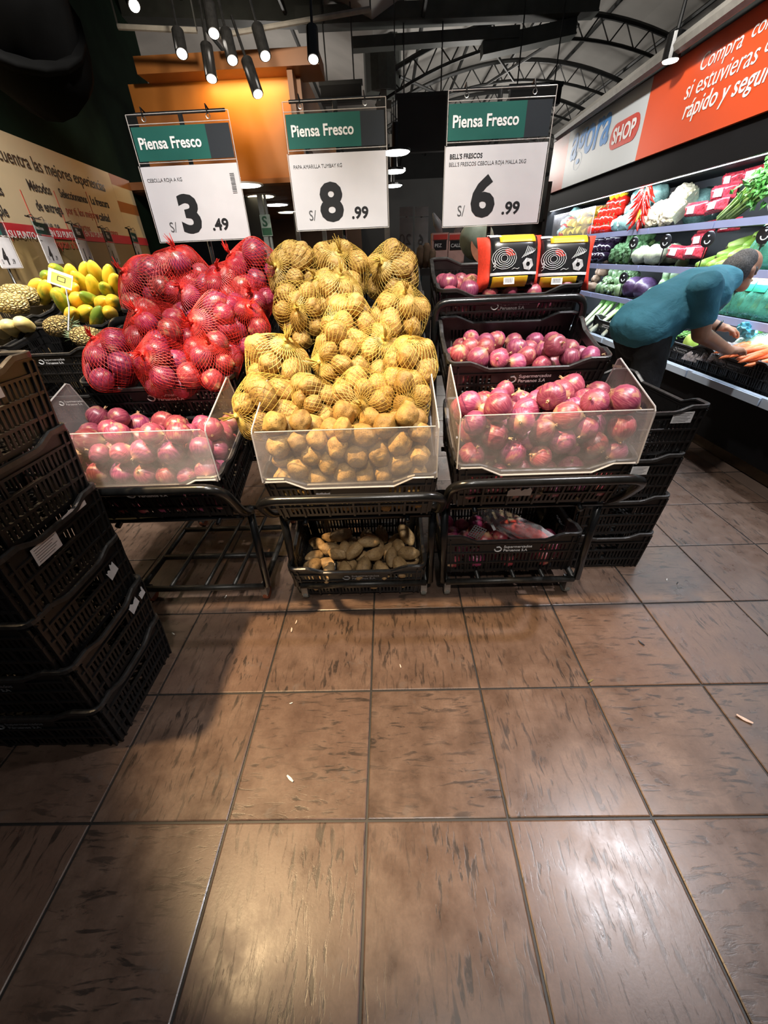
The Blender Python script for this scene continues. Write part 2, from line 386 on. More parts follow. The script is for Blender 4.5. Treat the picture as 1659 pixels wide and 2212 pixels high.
ps = atY(575, 487, 7.262); ts = thing('safety_sign', 'small pale green safety sign with a dark letter S on the grey post', 'sign', ps)
obj('plate', MB().box(-.075, .075, -.006, .006, -.13, .13), PGREEN, ts); obj('lower_band', MB().box(-.07, .07, -.0075, -.006, -.12, -.03), GRN, ts)
text('letter', 'S', .17, GRN, ts, T(-.05, -.008, -.01) @ RX(math.pi/2), bold=.03)
# long lit wall of cabinets deeper in, pale posts behind the potato bags
for k, (px, nm) in enumerate([(643, 'left of the potato sign foot'), (700, 'behind the potato sign foot')]):
    p = atY(px, 500, 5.0); t = thing('shelf_upright', 'thin pale shelf upright, '+nm, 'post', (p.x, p.y, 0), group='pale shelf uprights')
    obj('upright', MB().box(-.02, .02, -.02, .02, 0, 1.75), PALE, t); obj('foot', MB().box(-.05, .05, -.05, .05, 0, .03), PALE, t)

# ------------------------------------------------------------------ vaulted roof, trusses, beams
VAULT = plain('grey_roof_sheet', (.40, .385, .36), .8, 0, .12, 1.5)
TRUSS = plain('dark_truss_steel', (.018, .019, .018), .5, 0, .3, 5)
BEAM = plain('dark_green_grey_beam', (.055, .062, .055), .6, 0, .3, 4)
PIPE = plain('pale_conduit', (.20, .19, .17), .5)
def zarch(X): return 4.27 - .09*((X-2.55) if X > -.1 else (X+2.75))**2
b = MB(); xs = [-6.1+k*.4 for k in range(32)]
for X in xs:
    for Y in (6.6, 19): b.v.append((X, Y, zarch(X)+.42))
for k in range(len(xs)-1): b.f.append((2*k, 2*k+1, 2*k+3, 2*k+2))
nb = len(b.v); b.v += [(x, y, z+.08) for x, y, z in b.v]; b.f += [tuple(i+nb for i in reversed(f)) for f in b.f]
struct('ceiling_vault', b, VAULT)
for k, Y in enumerate((9.0, 10.7, 12.4, 14.6)):
    t = thing('roof_truss', 'arched steel lattice truss under the vaulted roof, '+('nearest', 'second nearest', 'third from the front', 'farthest')[k]+' of four', 'truss', group='arched roof trusses')
    X = [-.1+j*.2 for j in range(29)]; r = .022
    obj('top_chord', MB().tube([(x, Y, zarch(x)+.02) for x in X], r+.012, 6), TRUSS, t)
    obj('bottom_chord', MB().tube([(x, Y, zarch(x)-.24) for x in X], r, 6), TRUSS, t)
    m_ = MB()
    for j in range(len(X)-1):
        a, c = (.02, -.24) if j % 2 else (-.24, .02); m_.tube([(X[j], Y, zarch(X[j])+a), (X[j+1], Y, zarch(X[j+1])+c)], .010, 4, caps=False)
    stuff(obj('web_bars', m_, TRUSS, t))
for k, X in enumerate((-2.7, -1.3, .6, 1.5, 2.5, 3.5, 4.5)):
    o = obj('roof_purlin', MB().tube([(X, 7.0, zarch(X)+.14), (X, 13, zarch(X)+.14), (X, 18.8, zarch(X)+.14)], .03, 6), TRUSS)
    tag(o, 'long dark roof purlin crossing the trusses, number %s from the left' % ('one', 'two', 'three', 'four', 'five', 'six', 'seven')[k], 'beam', 'roof purlins')
for k, (px, Y) in enumerate([(831, 9.0), (846, 12.4)]):
    p = atY(px, 300, Y); t = thing('roof_column', 'slim pale steel column under the roof valley, '+('nearer one', 'farther one')[k], 'column', (p.x, Y, 0), group='roof columns')
    obj('column_shaft', MB().box(-.05, .05, -.05, .05, 0, zarch(-.1)+.05), PIPE, t); obj('column_head', MB().box(-.12, .12, -.08, .08, zarch(-.1)-.3, zarch(-.1)-.2), PIPE, t)
for k, (X, dx) in enumerate([(.3, .9), (1.6, .9), (3.0, -1.0)]):
    o = obj('brace_rod', MB().tube([(X, 9.0, zarch(X)-.1), (X+dx, 10.7, zarch(X+dx)-.24)], .022, 6), TRUSS); tag(o, 'diagonal dark brace rod between the two nearest trusses, '+('left', 'middle', 'right')[k], 'rod', 'roof brace rods')
for k, (a, c, h, d, nm) in enumerate([((640, 40), (1290, 10), .16, .2, 'broad dark duct beam along the top edge of the view'), ((760, 95), (1120, 70), .10, .15, 'dark duct beam below the top one'), ((1040, 105), (1240, 60), .15, .2, 'short dark duct beam right of centre in the roof'), ((250, 15), (700, 30), .2, .2, 'dark ceiling beam above the spotlights')]):
    p, q_ = atY(*a, 8.3+k*.05), atY(*c, 8.3+k*.05); dd = (q_-p); L = dd.length; x = dd.normalized(); y = Vector((0, 1, 0)); z = x.cross(y).normalized(); y = z.cross(x)
    t = thing('duct_beam', nm, 'beam', M=basis(p, x, y, z)); obj('beam_body', MB().box(0, L, -d/2, d/2, -h/2, h/2), BEAM, t)
    obj('flange', MB().box(0, L, -d*.6, d*.6, -h/2-.02, -h/2), BEAM, t)
for k, (a, c, r, nm) in enumerate([((255, 58, 5.6), (425, 66, 5.6), .022, 'pale conduit crossing above the orange cornice on the left'), ((470, 78, 5.8), (800, 20, 5.8), .022, 'pale conduit rising to the right above the spotlights'), ((1205, 292, 6.9), (1640, -30, 3.6), .05, 'pale pipe running along the top of the orange banner')]):
    pass_ = atY(*a), atY(*c); o = obj('conduit', MB().tube(arc_path([pass_[0], (pass_[0]+pass_[1])/2, pass_[1]], .1), r, 8), PIPE); tag(o, nm, 'pipe')
    if k < 2:
        for q_ in pass_: obj('hanger', MB().tube([q_, q_+Vector((0, 0, 1.6))], .008, 5), TRUSS, o)
o = obj('vent_shaft', MB().lathe([(.30, 0), (.30, .55), (.26, .6), (.26, 1.3), (.34, 1.35), (.34, 2.0)], 14), plain('grey_duct', (.10, .11, .10), .5), loc=atY(828, 205, 9.2), smooth=False)
tag(o, 'grey ribbed vent shaft hanging behind the top of the potato sign', 'duct')
for k, (x0, y0, x1, y1, Y, nm) in enumerate([(860, 205, 968, 330, 8.2, 'black hanging panel between the potato sign and the six ninety-nine sign'), (1100, 185, 1215, 230, 8.0, 'black hanging panel right above the six ninety-nine sign'), (695, 180, 780, 225, 8.0, 'black hanging panel above the potato sign')]):
    p, q_ = atY(x0, y1, Y), atY(x1, y0, Y); t = thing('hanging_panel', nm, 'panel', (p.x, Y, p.z)); w_, h_ = q_.x-p.x, q_.z-p.z
    obj('panel_board', MB().box(0, w_, 0, .12, 0, h_), DARK, t); obj('panel_frame', MB().box(-.02, w_+.02, .02, .10, h_, h_+.05), TRUSS, t)
    for xx in (.1, w_-.1): obj('hanger', MB().tube([(xx, .06, h_), (xx, .06, h_+1.2)], .01, 5), TRUSS, t)
struct('wall_rear_dark', MB().box(-.75, 6.5, 12.2, 12.4, 0, 2.85), DARK)

# round pendant lamps receding behind the potato sign
for k, (px, py) in enumerate([(856, 329), (852, 370), (849, 401), (848, 424), (847, 440)]):
    p = atZ(px, py, 2.62); 
    if p.y > 18: p = atY(px, py, 17.5)
    t = thing('pendant_lamp', 'round white pendant lamp right of the potato sign, %s in the row' % ('nearest', 'second', 'third', 'fourth', 'last')[k], 'lamp', p, group='pendant lamps behind the potato sign')
    obj('light_disc', MB().lathe([(.02, -.02), (.17, -.02), (.2, 0)], 24), DISC, t)
    obj('lamp_body', MB().lathe([(.21, 0), (.21, .03), (.06, .06), (.05, .32), (.0, .32)], 18), STEEL, t); obj('cord', MB().tube([(0, 0, .3), (0, 0, 2.2)], .008, 5), STEEL, t)
lamp('vault_fill_light', 'POINT', (1.6, 9.9, 2.7), 95, NEU, size=.3); lamp('vault_fill_light', 'POINT', (3.2, 13.5, 2.7), 110, NEU, size=.3); lamp('vault_fill_light', 'POINT', (-2.0, 10.5, 3.1), 50, NEU, size=.2)  # added point fills brightening the roof vault, set apart from the pendants
# spot cans on the track
SPOTLED = emis('spot_lens', (1, .93, .84), 8)
spots = [((457, 170), (446, 100), 'pointing straight down at the left of the group'), ((462, 72), (452, 12), 'highest of the group'), ((502, 130), (488, 70), 'small one between two larger cans'), ((557, 203), (533, 132), 'lowest, tilted in front of the glowing fascia'), ((573, 121), (556, 60), 'beside the orange cornice, bright'), ((677, 128), (674, 62), 'warm one at the right end of the cornice'), ((393, 116), (384, 70), 'far left dim one above the cornice'), ((290, 12), (270, -30), 'long white one at the upper left corner')]
for (bp, tpx, nm) in spots:
    p0, p1 = atY(*bp, 4.9), atY(*tpx, 5.0); dd = (p1-p0); L = dd.length; q_ = dd.to_track_quat('Z', 'Y').to_matrix().to_4x4()
    t = thing('spotlight', 'black cylindrical ceiling spotlight, '+nm, 'spotlight', M=T(p0) @ q_, group='track spotlights')
    obj('can', MB().lathe([(.04, 0), (.05, 0), (.05, L), (.03, L+.02)], 18), STEEL, t, smooth=False)
    obj('lens', MB().lathe([(.0, -.005), (.040, -.005), (.040, -.001), (0, -.001)], 18), SPOTLED, t)
    obj('arm', MB().tube([(0, 0, L), (0, .0, L+.35)], .012, 6), STEEL, t)
p0, p1 = atY(1448, 131, 4.4), atY(1470, 30, 4.4)
t = thing('spotlight', 'small bright spotlight hanging in front of the orange banner', 'spotlight', p0)
obj('lens', MB().lathe([(0, -.01), (.05, -.008), (.055, .0), (0, .0)], 16), SPOTLED, t); obj('can', MB().lathe([(.06, 0), (.06, .14), (.02, .16)], 16), STEEL, t); obj('arm', MB().tube([(0, 0, .15), (.02, 0, .9)], .012, 6), STEEL, t)
# ------------------------------------------------------------------ crates
CH, CLX, CLY = .21, .60, .40
def zlong(x):
    a = abs(x); return CH-.030 if a < .15 else (CH if a > .215 else CH-.030+.030*(a-.15)/.065)
def zshort(y):
    a = abs(y); return CH-.022 if a < .075 else (CH if a > .125 else CH-.022+.022*(a-.075)/.05)
def taper(p): k = 1-.05*(1-p.z/CH); return Vector((p.x*k, p.y*k, p.z))
def crate_wall(L, prof, solid, hole):
    b = MB(); t = .003; E_ = L/2
    b.box(-E_+.006, E_-.006, -t, t, 0, .014)
    for z0, z1 in ((.052, .060), (.108, .116), (.156, .163)): b.box(-E_+.004, E_-.004, -.008, t, z0, z1)
    for s in (-1, 1): b.box(*(sorted((s*(E_-.006), s*(E_-.040)))), -t, t, .014, .160)
    n = int((L-.09)/.0165)
    for z0, z1, c in ((.014, .052, 0), (.060, .108, 0), (.116, .156, solid)):
        if c: 
            if hole:
                b.box(-c-.012, -c, -t, t, z0, z1); b.box(c, c+.012, -t, t, z0, z1)
            else: b.box(-c, c, -t, t, z0, z1)
        for k in range(n+1):
            u = -E_+.045+k*(L-.09)/n
            if abs(u) > c+.004: b.box(u-.0042, u+.0042, -t, t, z0, z1)
    for k in range(1, 6):
        u = -E_+k*L/6
        if abs(u) > solid+.01 or not hole: b.box(u-.004, u+.004, -.009, -t, 0, .112); b.box(u-.007, u+.007, -t, t, .014, .112)
    for s in (-1, 1):
        for o in (.008, .030): b.box(s*(E_-o)-.003, s*(E_-o)+.003, -.009, -t, 0, .19)
    N = 24
    for k in range(N):
        u0, u1 = -E_+.004+(L-.008)*k/N, -E_+.004+(L-.008)*(k+1)/N
        b.add([(u0, -t, .160), (u1, -t, .160), (u1, -t, prof(u1)), (u0, -t, prof(u0)), (u0, t, .160), (u1, t, .160), (u1, t, prof(u1)), (u0, t, prof(u0))], [(0, 1, 2, 3), (7, 6, 5, 4), (3, 2, 6, 7), (4, 5, 1, 0)])
    return b
LW, SW = .588, .388
def _m(b, M, nm): return b.xf(M).map(taper).mesh(nm, BLACK)
ME_FW = _m(crate_wall(LW, zlong, .135, False), T(0, -.194, 0), 'long_wall')
ME_BW = _m(crate_wall(LW, zlong, .135, False), RZ(math.pi) @ T(0, -.194, 0), 'long_wall')
ME_RW = _m(crate_wall(SW, zshort, .055, True), RZ(math.pi/2) @ T(0, -.294, 0), 'end_wall')
ME_LW = _m(crate_wall(SW, zshort, .055, True), RZ(-math.pi/2) @ T(0, -.294, 0), 'end_wall')
b = MB()
for k in range(17): u = -.28+k*.035; b.box(u-.005, u+.005, -.186, .186, 0, .006)
for k in range(12): u = -.18+k*.36/11; b.box(-.286, .286, u-.005, u+.005, 0, .006)
for sx in (-1, 1):
    for sy in (-1, 1): b.cbox((sx*.25, sy*.16, .004), (.07, .05, .008))
ME_BASE = b.map(taper).mesh('crate_base', BLACK)
b = MB(); path = []
def _rimpath():
    R, out = .03, []; hx, hy = .300, .200
    def side(fn, a, bb, n): return [a+(bb-a)*k/n for k in range(n+1)]
    for u in side(0, -hx+R, hx-R, 22): out.append((u, -hy, zlong(u), 0, -1))
    for k in range(1, 5): a = -math.pi/2+k*math.pi/10; out.append((hx-R+R*math.cos(a), -hy+R+R*math.sin(a), CH, math.cos(a), math.sin(a)))
    for u in side(0, -hy+R, hy-R, 16): out.append((hx, u, zshort(u), 1, 0))
    for k in range(1, 5): a = k*math.pi/10; out.append((hx-R+R*math.cos(a), hy-R+R*math.sin(a), CH, math.cos(a), math.sin(a)))
    n = len(out); return out+[(-x, -y, z, -p, -q) for x, y, z, p, q in out]
for x, y, z, p, q in _rimpath():
    for o, dz in ((-.012, 0), (-.002, .004), (.004, .002), (.004, -.010), (-.001, -.012), (-.012, -.006)): b.v.append((x+p*o, y+q*o, z+dz))
n = len(b.v)//6
for i in range(n):
    j = (i+1) % n
    for k in range(6): b.f.append((i*6+k, j*6+k, j*6+(k+1) % 6, i*6+(k+1) % 6))
ME_RIM = b.mesh('rim', RIMGREY)
# printed logo on the long side
def logo_mesh(mat):
    a = text_mesh('Supermercados', .0195, mat, bold=.012); c = text_mesh('Peruanos S.A', .0195, mat, bold=.012); b = MB()
    for me, oy in ((a, .003), (c, -.017)): b.add([(v.co.x-.028, v.co.y+oy, v.co.z) for v in me.vertices], [tuple(p.vertices) for p in me.polygons])
    ring = [(-.052+.0145*math.cos(t), -.003+.0125*math.sin(t), .0003) for t in [math.radians(120-300*k/14) for k in range(15)]]
    b.tube(ring, .0028, 5); b.tube([(-.052, .008, .0003), (-.046, .013, .0003)], .002, 5)
    return b.xf(T(0, -.1955, .135) @ RX(math.pi/2+.05)).mesh('logo', mat)
ME_LOGO, ME_LOGOD = logo_mesh(WHITEPRINT), logo_mesh(GREYPRINT)
def crate(M, label, group, logo=1, name='plastic_crate'):
    t = thing(name, label, 'crate', M=M, group=group)
    obj('crate_base', ME_BASE, None, t); obj('long_wall', ME_FW, None, t); obj('long_wall', ME_BW, None, t)
    obj('end_wall', ME_RW, None, t); obj('end_wall', ME_LW, None, t); obj('rim', ME_RIM, None, t)
    if logo: o = obj('logo', ME_LOGO if logo == 1 else ME_LOGOD, None, t); o['label'] = 'printed supermarket logo with ring mark'
    return t
def sticker(parent, side, u, w_, sw, sh, rot=0, torn=False, lines=True):
    """paper sticker on a crate wall; side f(ront) b(ack) l(eft) r(ight)"""
    k = 1-.05*(1-w_/CH); off = (.194+.010)*k if side in 'fb' else (.294+.010)*k
    A = {'f': 0, 'r': math.pi/2, 'b': math.pi, 'l': -math.pi/2}[side]
    M = RZ(A) @ T(u, -off, w_) @ RX(math.pi/2+.045) @ RZ(rot)
    if torn:
        rr = random.Random(int(u*999+w_*77)); poly = [(-sw/2, -sh/2), (sw/2, -sh/2)]+[(sw/2-sw*j/9, sh/2-rr.random()*sh*.45) for j in range(10)]
        o = obj('sticker', MB().prism(poly, 0, .0006), STICKER, parent, M=M)
    else:
        o = obj('sticker', MB().box(-sw/2, sw/2, -sh/2, sh/2, 0, .0006), STICKER, parent, M=M)
        if lines:
            b = MB()
            for j in range(6): b.box(-sw*.42, sw*(.40-.18*((j*7) % 3)/2), sh*.36-j*sh*.14-sh*.03, sh*.36-j*sh*.14, .0006, .0009)
            obj('print_lines', b, GREYINK, o)
    o['label'] = 'white paper sticker' if not torn else 'torn white sticker remnant'
    return o

TILT = math.radians(16)
def tier(xc, Yr, zr, tilt=TILT, yaw=0): return T(xc, Yr, zr) @ RZ(yaw) @ RX(tilt) @ T(0, .2, -CH)
XL, XM, XR = -.885, -.146, .512
RIMS = {}
tiers = [('L1', XL, 1.19, .735, 'black crate under the left acrylic guard, full of loose red onions', 1), ('L2', XL-.02, 1.55, .975, 'black crate with logo holding netted red onions, above the left guard', 1), ('L3', XL+.03, 1.90, 1.19, 'black crate behind, under the uppermost netted red onions', 0),
         ('M1', XM, 1.185, .722, 'black crate under the middle acrylic guard, full of loose potatoes', 0), ('M2', XM, 1.53, .965, 'black crate buried under the middle potato nets', 0), ('M3', XM, 1.89, 1.19, 'black crate under the topmost potato nets', 0),
         ('R1', XR, 1.185, .752, 'black crate under the right acrylic guard, full of loose red onions', 0), ('R2', XR+.008, 1.525, 1.003, 'black crate of loose red onions with logo, second tier on the right', 1), ('R3', XR, 1.885, 1.217, 'black crate of red onions and two printed bags, top tier on the right', 2)]
CR_ = {}
for k, xc, Y, z, lab, lg in tiers:
    RIMS[k] = tier(xc, Y, z); CR_[k] = crate(RIMS[k], lab, 'display crates on the carts', lg)
sticker(CR_['R1'], 'f', -.06, .075, .085, .045, 0, True); sticker(CR_['M1'], 'f', -.10, .135, .05, .012, 0, True, False)
# bottom crates
MB1 = tier(XM-.02, 1.30, .222, math.radians(12)); CR_['MB'] = crate(MB1, 'black crate of long brown potatoes at floor level in the middle', 'crates at floor level', 2)
MRB = T(.505, 1.565, .116); CR_['RB'] = crate(MRB, 'black crate with dark red onions on the right cart base', 'crates at floor level', 1)
# left stack of six, right stack of four
names6 = ('lowest', 'second from the floor', 'third from the floor', 'fourth from the floor', 'fifth from the floor', 'topmost')
jit = [(0, 0, 0), (.004, .003, .01), (-.004, .004, -.008), (.006, 0, .012), (.0, .006, -.006), (.006, .002, .004)]
stk = []
for k in range(6):
    dx, dy, a = jit[k]; stk.append(crate(T(-1.222+dx, .877+dy, .1925*k) @ RZ(a), 'empty black crate in the tall left stack, '+names6[k], 'tall stack of empty crates', 2 if k < 2 else 0))
sticker(stk[5], 'r', .02, .165, .075, .06); sticker(stk[3], 'r', -.06, .155, .09, .05); sticker(stk[3], 'r', .07, .19, .10, .022, 0, True); sticker(stk[2], 'r', .10, .13, .045, .05, .3, True); sticker(stk[1], 'r', .10, .16, .05, .045, .3, True); sticker(stk[1], 'r', .155, .165, .03, .04, .2, True)
stk2 = []
for k in range(4):
    dx, a = (0, .004, -.003, .012)[k], (0, .01, -.01, .025)[k]
    stk2.append(crate(T(1.018+dx, 1.80, .2025*k) @ RZ(math.pi/2+a), 'black crate in the stack behind the right cart, '+('lowest', 'second from the floor', 'third from the floor', 'topmost and empty')[k], 'crate stack behind the right cart', 0))
sticker(stk2[3], 'l', -.12 if False else .10, .165, .08, .045); sticker(stk2[2], 'l', .03, .14, .07, .04)

# ------------------------------------------------------------------ carts
def cart(xc, zb, zh, label, Yf=1.135):
    t = thing('produce_cart', label, 'cart', (xc, 1.65, 0), group='black tube display carts'); h = .318
    def P(x, y, z): return Vector((x, y, z))-Vector((0, 1.65, 0))
    for s in (-1, 1):
        obj('leg', MB().tube([P(s*.300, 1.335, .10), P(s*.305, 1.345, .515)], .016, 10), STEEL, t, smooth=True)
        obj('base_bar', MB().tube([P(s*.285, 1.33, .10), P(s*.285, 2.02, .10)], .014, 8), WORN, t, smooth=True)
        obj('shelf_rail', MB().tube([P(s*.20, 1.27, zb-.245), P(s*.20, 1.66, zb-.135)], .011, 8), STEEL, t, smooth=True)
        obj('shelf_rail', MB().tube([P(s*.20, 1.60, zb+.005), P(s*.20, 2.0, zb+.118)], .011, 8), STEEL, t, smooth=True)
        obj('shelf_rail', MB().tube([P(s*.20, 1.96, zb+.222), P(s*.20, 2.34, zb+.33)], .011, 8), STEEL, t, smooth=True)
        obj('rear_leg', MB().tube([P(s*.285, 2.02, .10), P(s*.26, 2.30, zb+.31)], .014, 8), STEEL, t, smooth=True)
        for y in (1.355, 1.98):
            c = obj('caster', MB().box(-.014, .014, -.022, .022, .035, .088), CHROME, t, loc=P(s*.275, y, 0))
            obj('caster_wheel', MB().lathe([(.012, -.012), (.034, -.012), (.036, 0), (.034, .012), (.012, .012)], 18, RY(math.pi/2)), RUBBER if xc < -.5 else GREYRUB, c, loc=(0, .012, .036))
    obj('front_handle_bar', MB().tube(arc_path([P(-.305, 1.35, .49), P(-h, 1.25, zb-.185), P(-h, Yf, zh), P(h, Yf, zh), P(h, 1.25, zb-.185), P(.305, 1.35, .49)], .075, 7), .0165, 12), STEEL, t, smooth=True)
    obj('rear_handle_bar', MB().tube(arc_path([P(-.295, 2.02, .10), P(-.312, 1.86, zb+.42), P(.312, 1.86, zb+.42), P(.295, 2.02, .10)], .06, 7), .0165, 12), STEEL, t, smooth=True)
    for y, z in ((1.33, .10), (1.56, .10), (1.80, .10), (2.02, .10)): obj('cross_bar', MB().tube([P(-.285, y, z), P(.285, y, z)], .014, 8), WORN, t, smooth=True)
    for x in (-.14, .02, .15): obj('base_slat', MB().tube([P(x, 1.33, .112), P(x, 2.02, .112)], .010, 6), WORN, t, smooth=True)
    for y, z in ((1.30, zb-.235), (1.64, zb-.142), (1.62, zb+.0), (1.98, zb+.105), (2.30, zb+.31)): obj('cross_bar', MB().tube([P(-.29, y, z), P(.29, y, z)], .011, 8), STEEL, t, smooth=True)
    return t
cart(XL, .735, .722, 'black steel tube cart on the left with an empty base rack and orange casters')
cart(XM, .722, .668, 'black steel tube cart in the middle carrying the potatoes')
cart(XR, .752, .710, 'black steel tube cart on the right carrying loose red onions')

# ------------------------------------------------------------------ acrylic guards
def guard(xc, zr, label, Yr=1.185):
    t = thing('acrylic_guard', label, 'guard', (xc, Yr, zr), group='clear acrylic bin guards'); hw = .296
    poly = [(-.292, -.012)]+[(u, zlong(u)-CH-.006) for u in (-.215, -.15, .15, .215)]+[(.292, -.012), (.297, .16), (.285, .172), (-.285, .172), (-.297, .16)]
    f = obj('front_panel', MB().prism(poly, -.0015, .0015, RX(math.pi/2)), ACRY, t, loc=(0, -.004, 0))
    obj('panel_edge', MB().tube([(-.285, 0, .172), (.285, 0, .172)], .0022, 5), ACEDGE, f); obj('panel_edge', MB().tube([(u, 0, zlong(u)-CH-.007) for u in (-.285, -.215, -.15, .15, .215, .285)], .0035, 5), ACEDGE, f)
    for s in (-1, 1):
        sp = [(0, -.01), (0, .165), (.008, .176), (.27, .262), (.285, .255), (.36, .085)]
        g = obj('side_panel', MB().prism(sp, -.0015, .0015, basis((0, 0, 0), (0, 1, 0), (0, 0, 1), (1, 0, 0))), ACRY, t, loc=(s*hw, 0, 0))
        obj('panel_edge', MB().tube([(0, a, b_) for a, b_ in sp[:5]]+[(0, .36, .085)], .0025, 5), ACEDGE, g)
    return t
guard(XL, .735, 'clear acrylic guard around the left bin of loose red onions', 1.19); guard(XM, .722, 'clear acrylic guard around the potato bin'); gR = guard(XR, .752, 'clear acrylic guard around the right bin of loose red onions')
o = obj('tape', MB().box(-.001, .001, -.03, .03, -.004, .004), plain('yellowed_tape', (.38, .34, .22), .5), gR, loc=(.299, .285, .232), rot=(-.15, 0, 0)); o['label'] = 'strip of yellowed tape'

# ------------------------------------------------------------------ onions and potatoes
def onion_mat(name, c0, c1, c2, tan):
    n = NT(name); co = n.coord(); sx = n.new('ShaderNodeSeparateXYZ'); n.link(co, sx.inputs[0]); r = n.rnd()
    ang = n.math('ARCTAN2', sx.outputs[1], sx.outputs[0]); cb = n.new('ShaderNodeCombineXYZ')
    n.link(n.math('MULTIPLY', ang, 5.0), cb.inputs[0]); n.link(n.math('MULTIPLY', sx.outputs[2], .7), cb.inputs[1]); n.link(n.math('MULTIPLY', r, 50), cb.inputs[2])
    st = n.noise(cb.outputs[0], 2.2, 4, .6); off = n.new('ShaderNodeVectorMath', operation='ADD'); n.link(co, off.inputs[0]); 
    cb2 = n.new('ShaderNodeCombineXYZ'); n.link(n.math('MULTIPLY', r, 90), cb2.inputs[0]); n.link(cb2.outputs[0], off.inputs[1])
    big = n.noise(off.outputs[0], 1.6, 3)
    c = n.ramp(st, [(.30, c0), (.50, c1), (.70, c2)]); c = n.mix(n.math('MULTIPLY', big, .7), c, c1)
    c = n.mix(n.math('MULTIPLY', n.ramp(big, [(.57, (0,)*3), (.66, (1,)*3)]), .6), c, tan)
    zz = n.math('ABSOLUTE', sx.outputs[2]); c = n.mix(n.ramp(zz, [(.80, (0,)*3), (1.0, (.9,)*3)]), c, tan)
    v = n.new('ShaderNodeHueSaturation'); n.link(c, v.inputs['Color']); n.link(n.math('ADD', n.math('MULTIPLY', r, .05), .475), v.inputs['Hue']); n.link(n.math('ADD', n.math('MULTIPLY', n.math('FRACT', n.math('MULTIPLY', r, 7.3)), .6), .7), v.inputs['Value'])
    n.set(Base_Color=v.outputs[0], Roughness=.34, Specular_IOR_Level=.6); n.bump(st, .12, .02); return n.m
ONI = onion_mat('red_onion_skin', (.095, .014, .040), (.265, .045, .085), (.46, .17, .20), (.44, .25, .14))
ONID = onion_mat('dark_red_onion_skin', (.10, .010, .030), (.27, .030, .062), (.44, .12, .15), (.42, .21, .13))
TAN = plain('dry_onion_neck', (.45, .30, .16), .7, 0, .3, 30)
def potato_mat(name, c0, c1, spot):
    n = NT(name); r = n.rnd(); off = n.new('ShaderNodeVectorMath', operation='ADD'); cb = n.new('ShaderNodeCombineXYZ'); n.link(n.math('MULTIPLY', r, 60), cb.inputs[0]); n.link(n.coord(), off.inputs[0]); n.link(cb.outputs[0], off.inputs[1]); v = off.outputs[0]
    a = n.noise(v, 1.8, 5, .6); f = n.noise(v, 9, 4, .65); s = n.noise(v, 5, 2)
    c = n.ramp(a, [(.35, c0), (.65, c1)]); c = n.mix(n.ramp(f, [(.54, (0,)*3), (.66, (.7,)*3)]), c, spot); c = n.mix(n.ramp(s, [(.66, (0,)*3), (.73, (.75,)*3)]), c, tuple(x*.5 for x in spot))
    h = n.new('ShaderNodeHueSaturation'); n.link(c, h.inputs['Color']); n.link(n.math('ADD', n.math('MULTIPLY', n.math('FRACT', n.math('MULTIPLY', r, 5.7)), .4), .78), h.inputs['Value'])
    n.set(Base_Color=h.outputs[0], Roughness=.55); n.bump(f, .25, .03); return n.m
POT = potato_mat('yellow_potato_skin', (.30, .170, .040), (.47, .285, .078), (.12, .065, .022))
LPOT = potato_mat('brown_potato_skin', (.30, .18, .075), (.42, .27, .12), (.10, .06, .03))
def onion_mesh(seed, mat):
    rr = random.Random(seed); nk = rr.uniform(.8, 1.1); fl = rr.uniform(.84, 1.02); b = MB()
    prof = [(.05, -.93), (.30, -.90), (.66, -.72), (.90, -.40), (1, -.02), (.96, .33), (.79, .64), (.52, .86), (.28, .97*nk), (.14, 1.03*nk), (.08, 1.09*nk)]
    b.lathe([(r_, z*fl) for r_, z in prof], 18)
    def f(p): return Vector((p.x, p.y, p.z))*(1+.05*noise.noise(p*1.4+Vector((seed*5, 0, 0))))*.96
    return b.map(f).mesh('onion', mat, True)
ONM = [onion_mesh(k, ONI) for k in range(7)]; ONMD = [onion_mesh(k+20, ONID) for k in range(6)]
b = MB()
for k in range(5):
    a = k*1.3; b.tube([(.02*math.cos(a), .02*math.sin(a), .95), (.05*math.cos(a), .05*math.sin(a), 1.08), (.10*math.cos(a), .10*math.sin(a), 1.16+.05*(k % 3))], [.07, .045, .010], 5)
NECK = b.mesh('dry_neck', TAN)
b = MB()
for k in range(9):
    a = k*.7; b.tube([(.04*math.cos(a), .04*math.sin(a), -.86), (.10*math.cos(a), .10*math.sin(a), -.97)], [.022, .006], 4)
ROOT = b.mesh('root_tuft', TAN)
def potato_mesh(seed, mat, sc=None):
    rr = random.Random(seed+99); sc = sc or (rr.uniform(.98, 1.18), rr.uniform(.9, 1.0), rr.uniform(.84, .95)); V, F_ = icoverts(3); b = MB()
    eyes = [Vector((rr.gauss(0, 1), rr.gauss(0, 1), rr.gauss(0, 1))).normalized() for _ in range(8)]
    for p in V:
        k = 1+.17*noise.noise(p*1.1+Vector((seed*9.1, 0, 0)))+.06*noise.noise(p*2.6+Vector((0, seed*4, 0)))
        for e in eyes:
            d = (p-e).length
            if d < .34: k -= .085*(1-d/.34)**1.3
        b.v.append((p.x*sc[0]*k, p.y*sc[1]*k, p.z*sc[2]*k))
    b.f = list(F_); return b.mesh('potato', mat, True)
POM = [potato_mesh(k, POT) for k in range(9)]; LPM = [potato_mesh(k+30, LPOT, (1.45, .80, .74)) for k in range(5)]

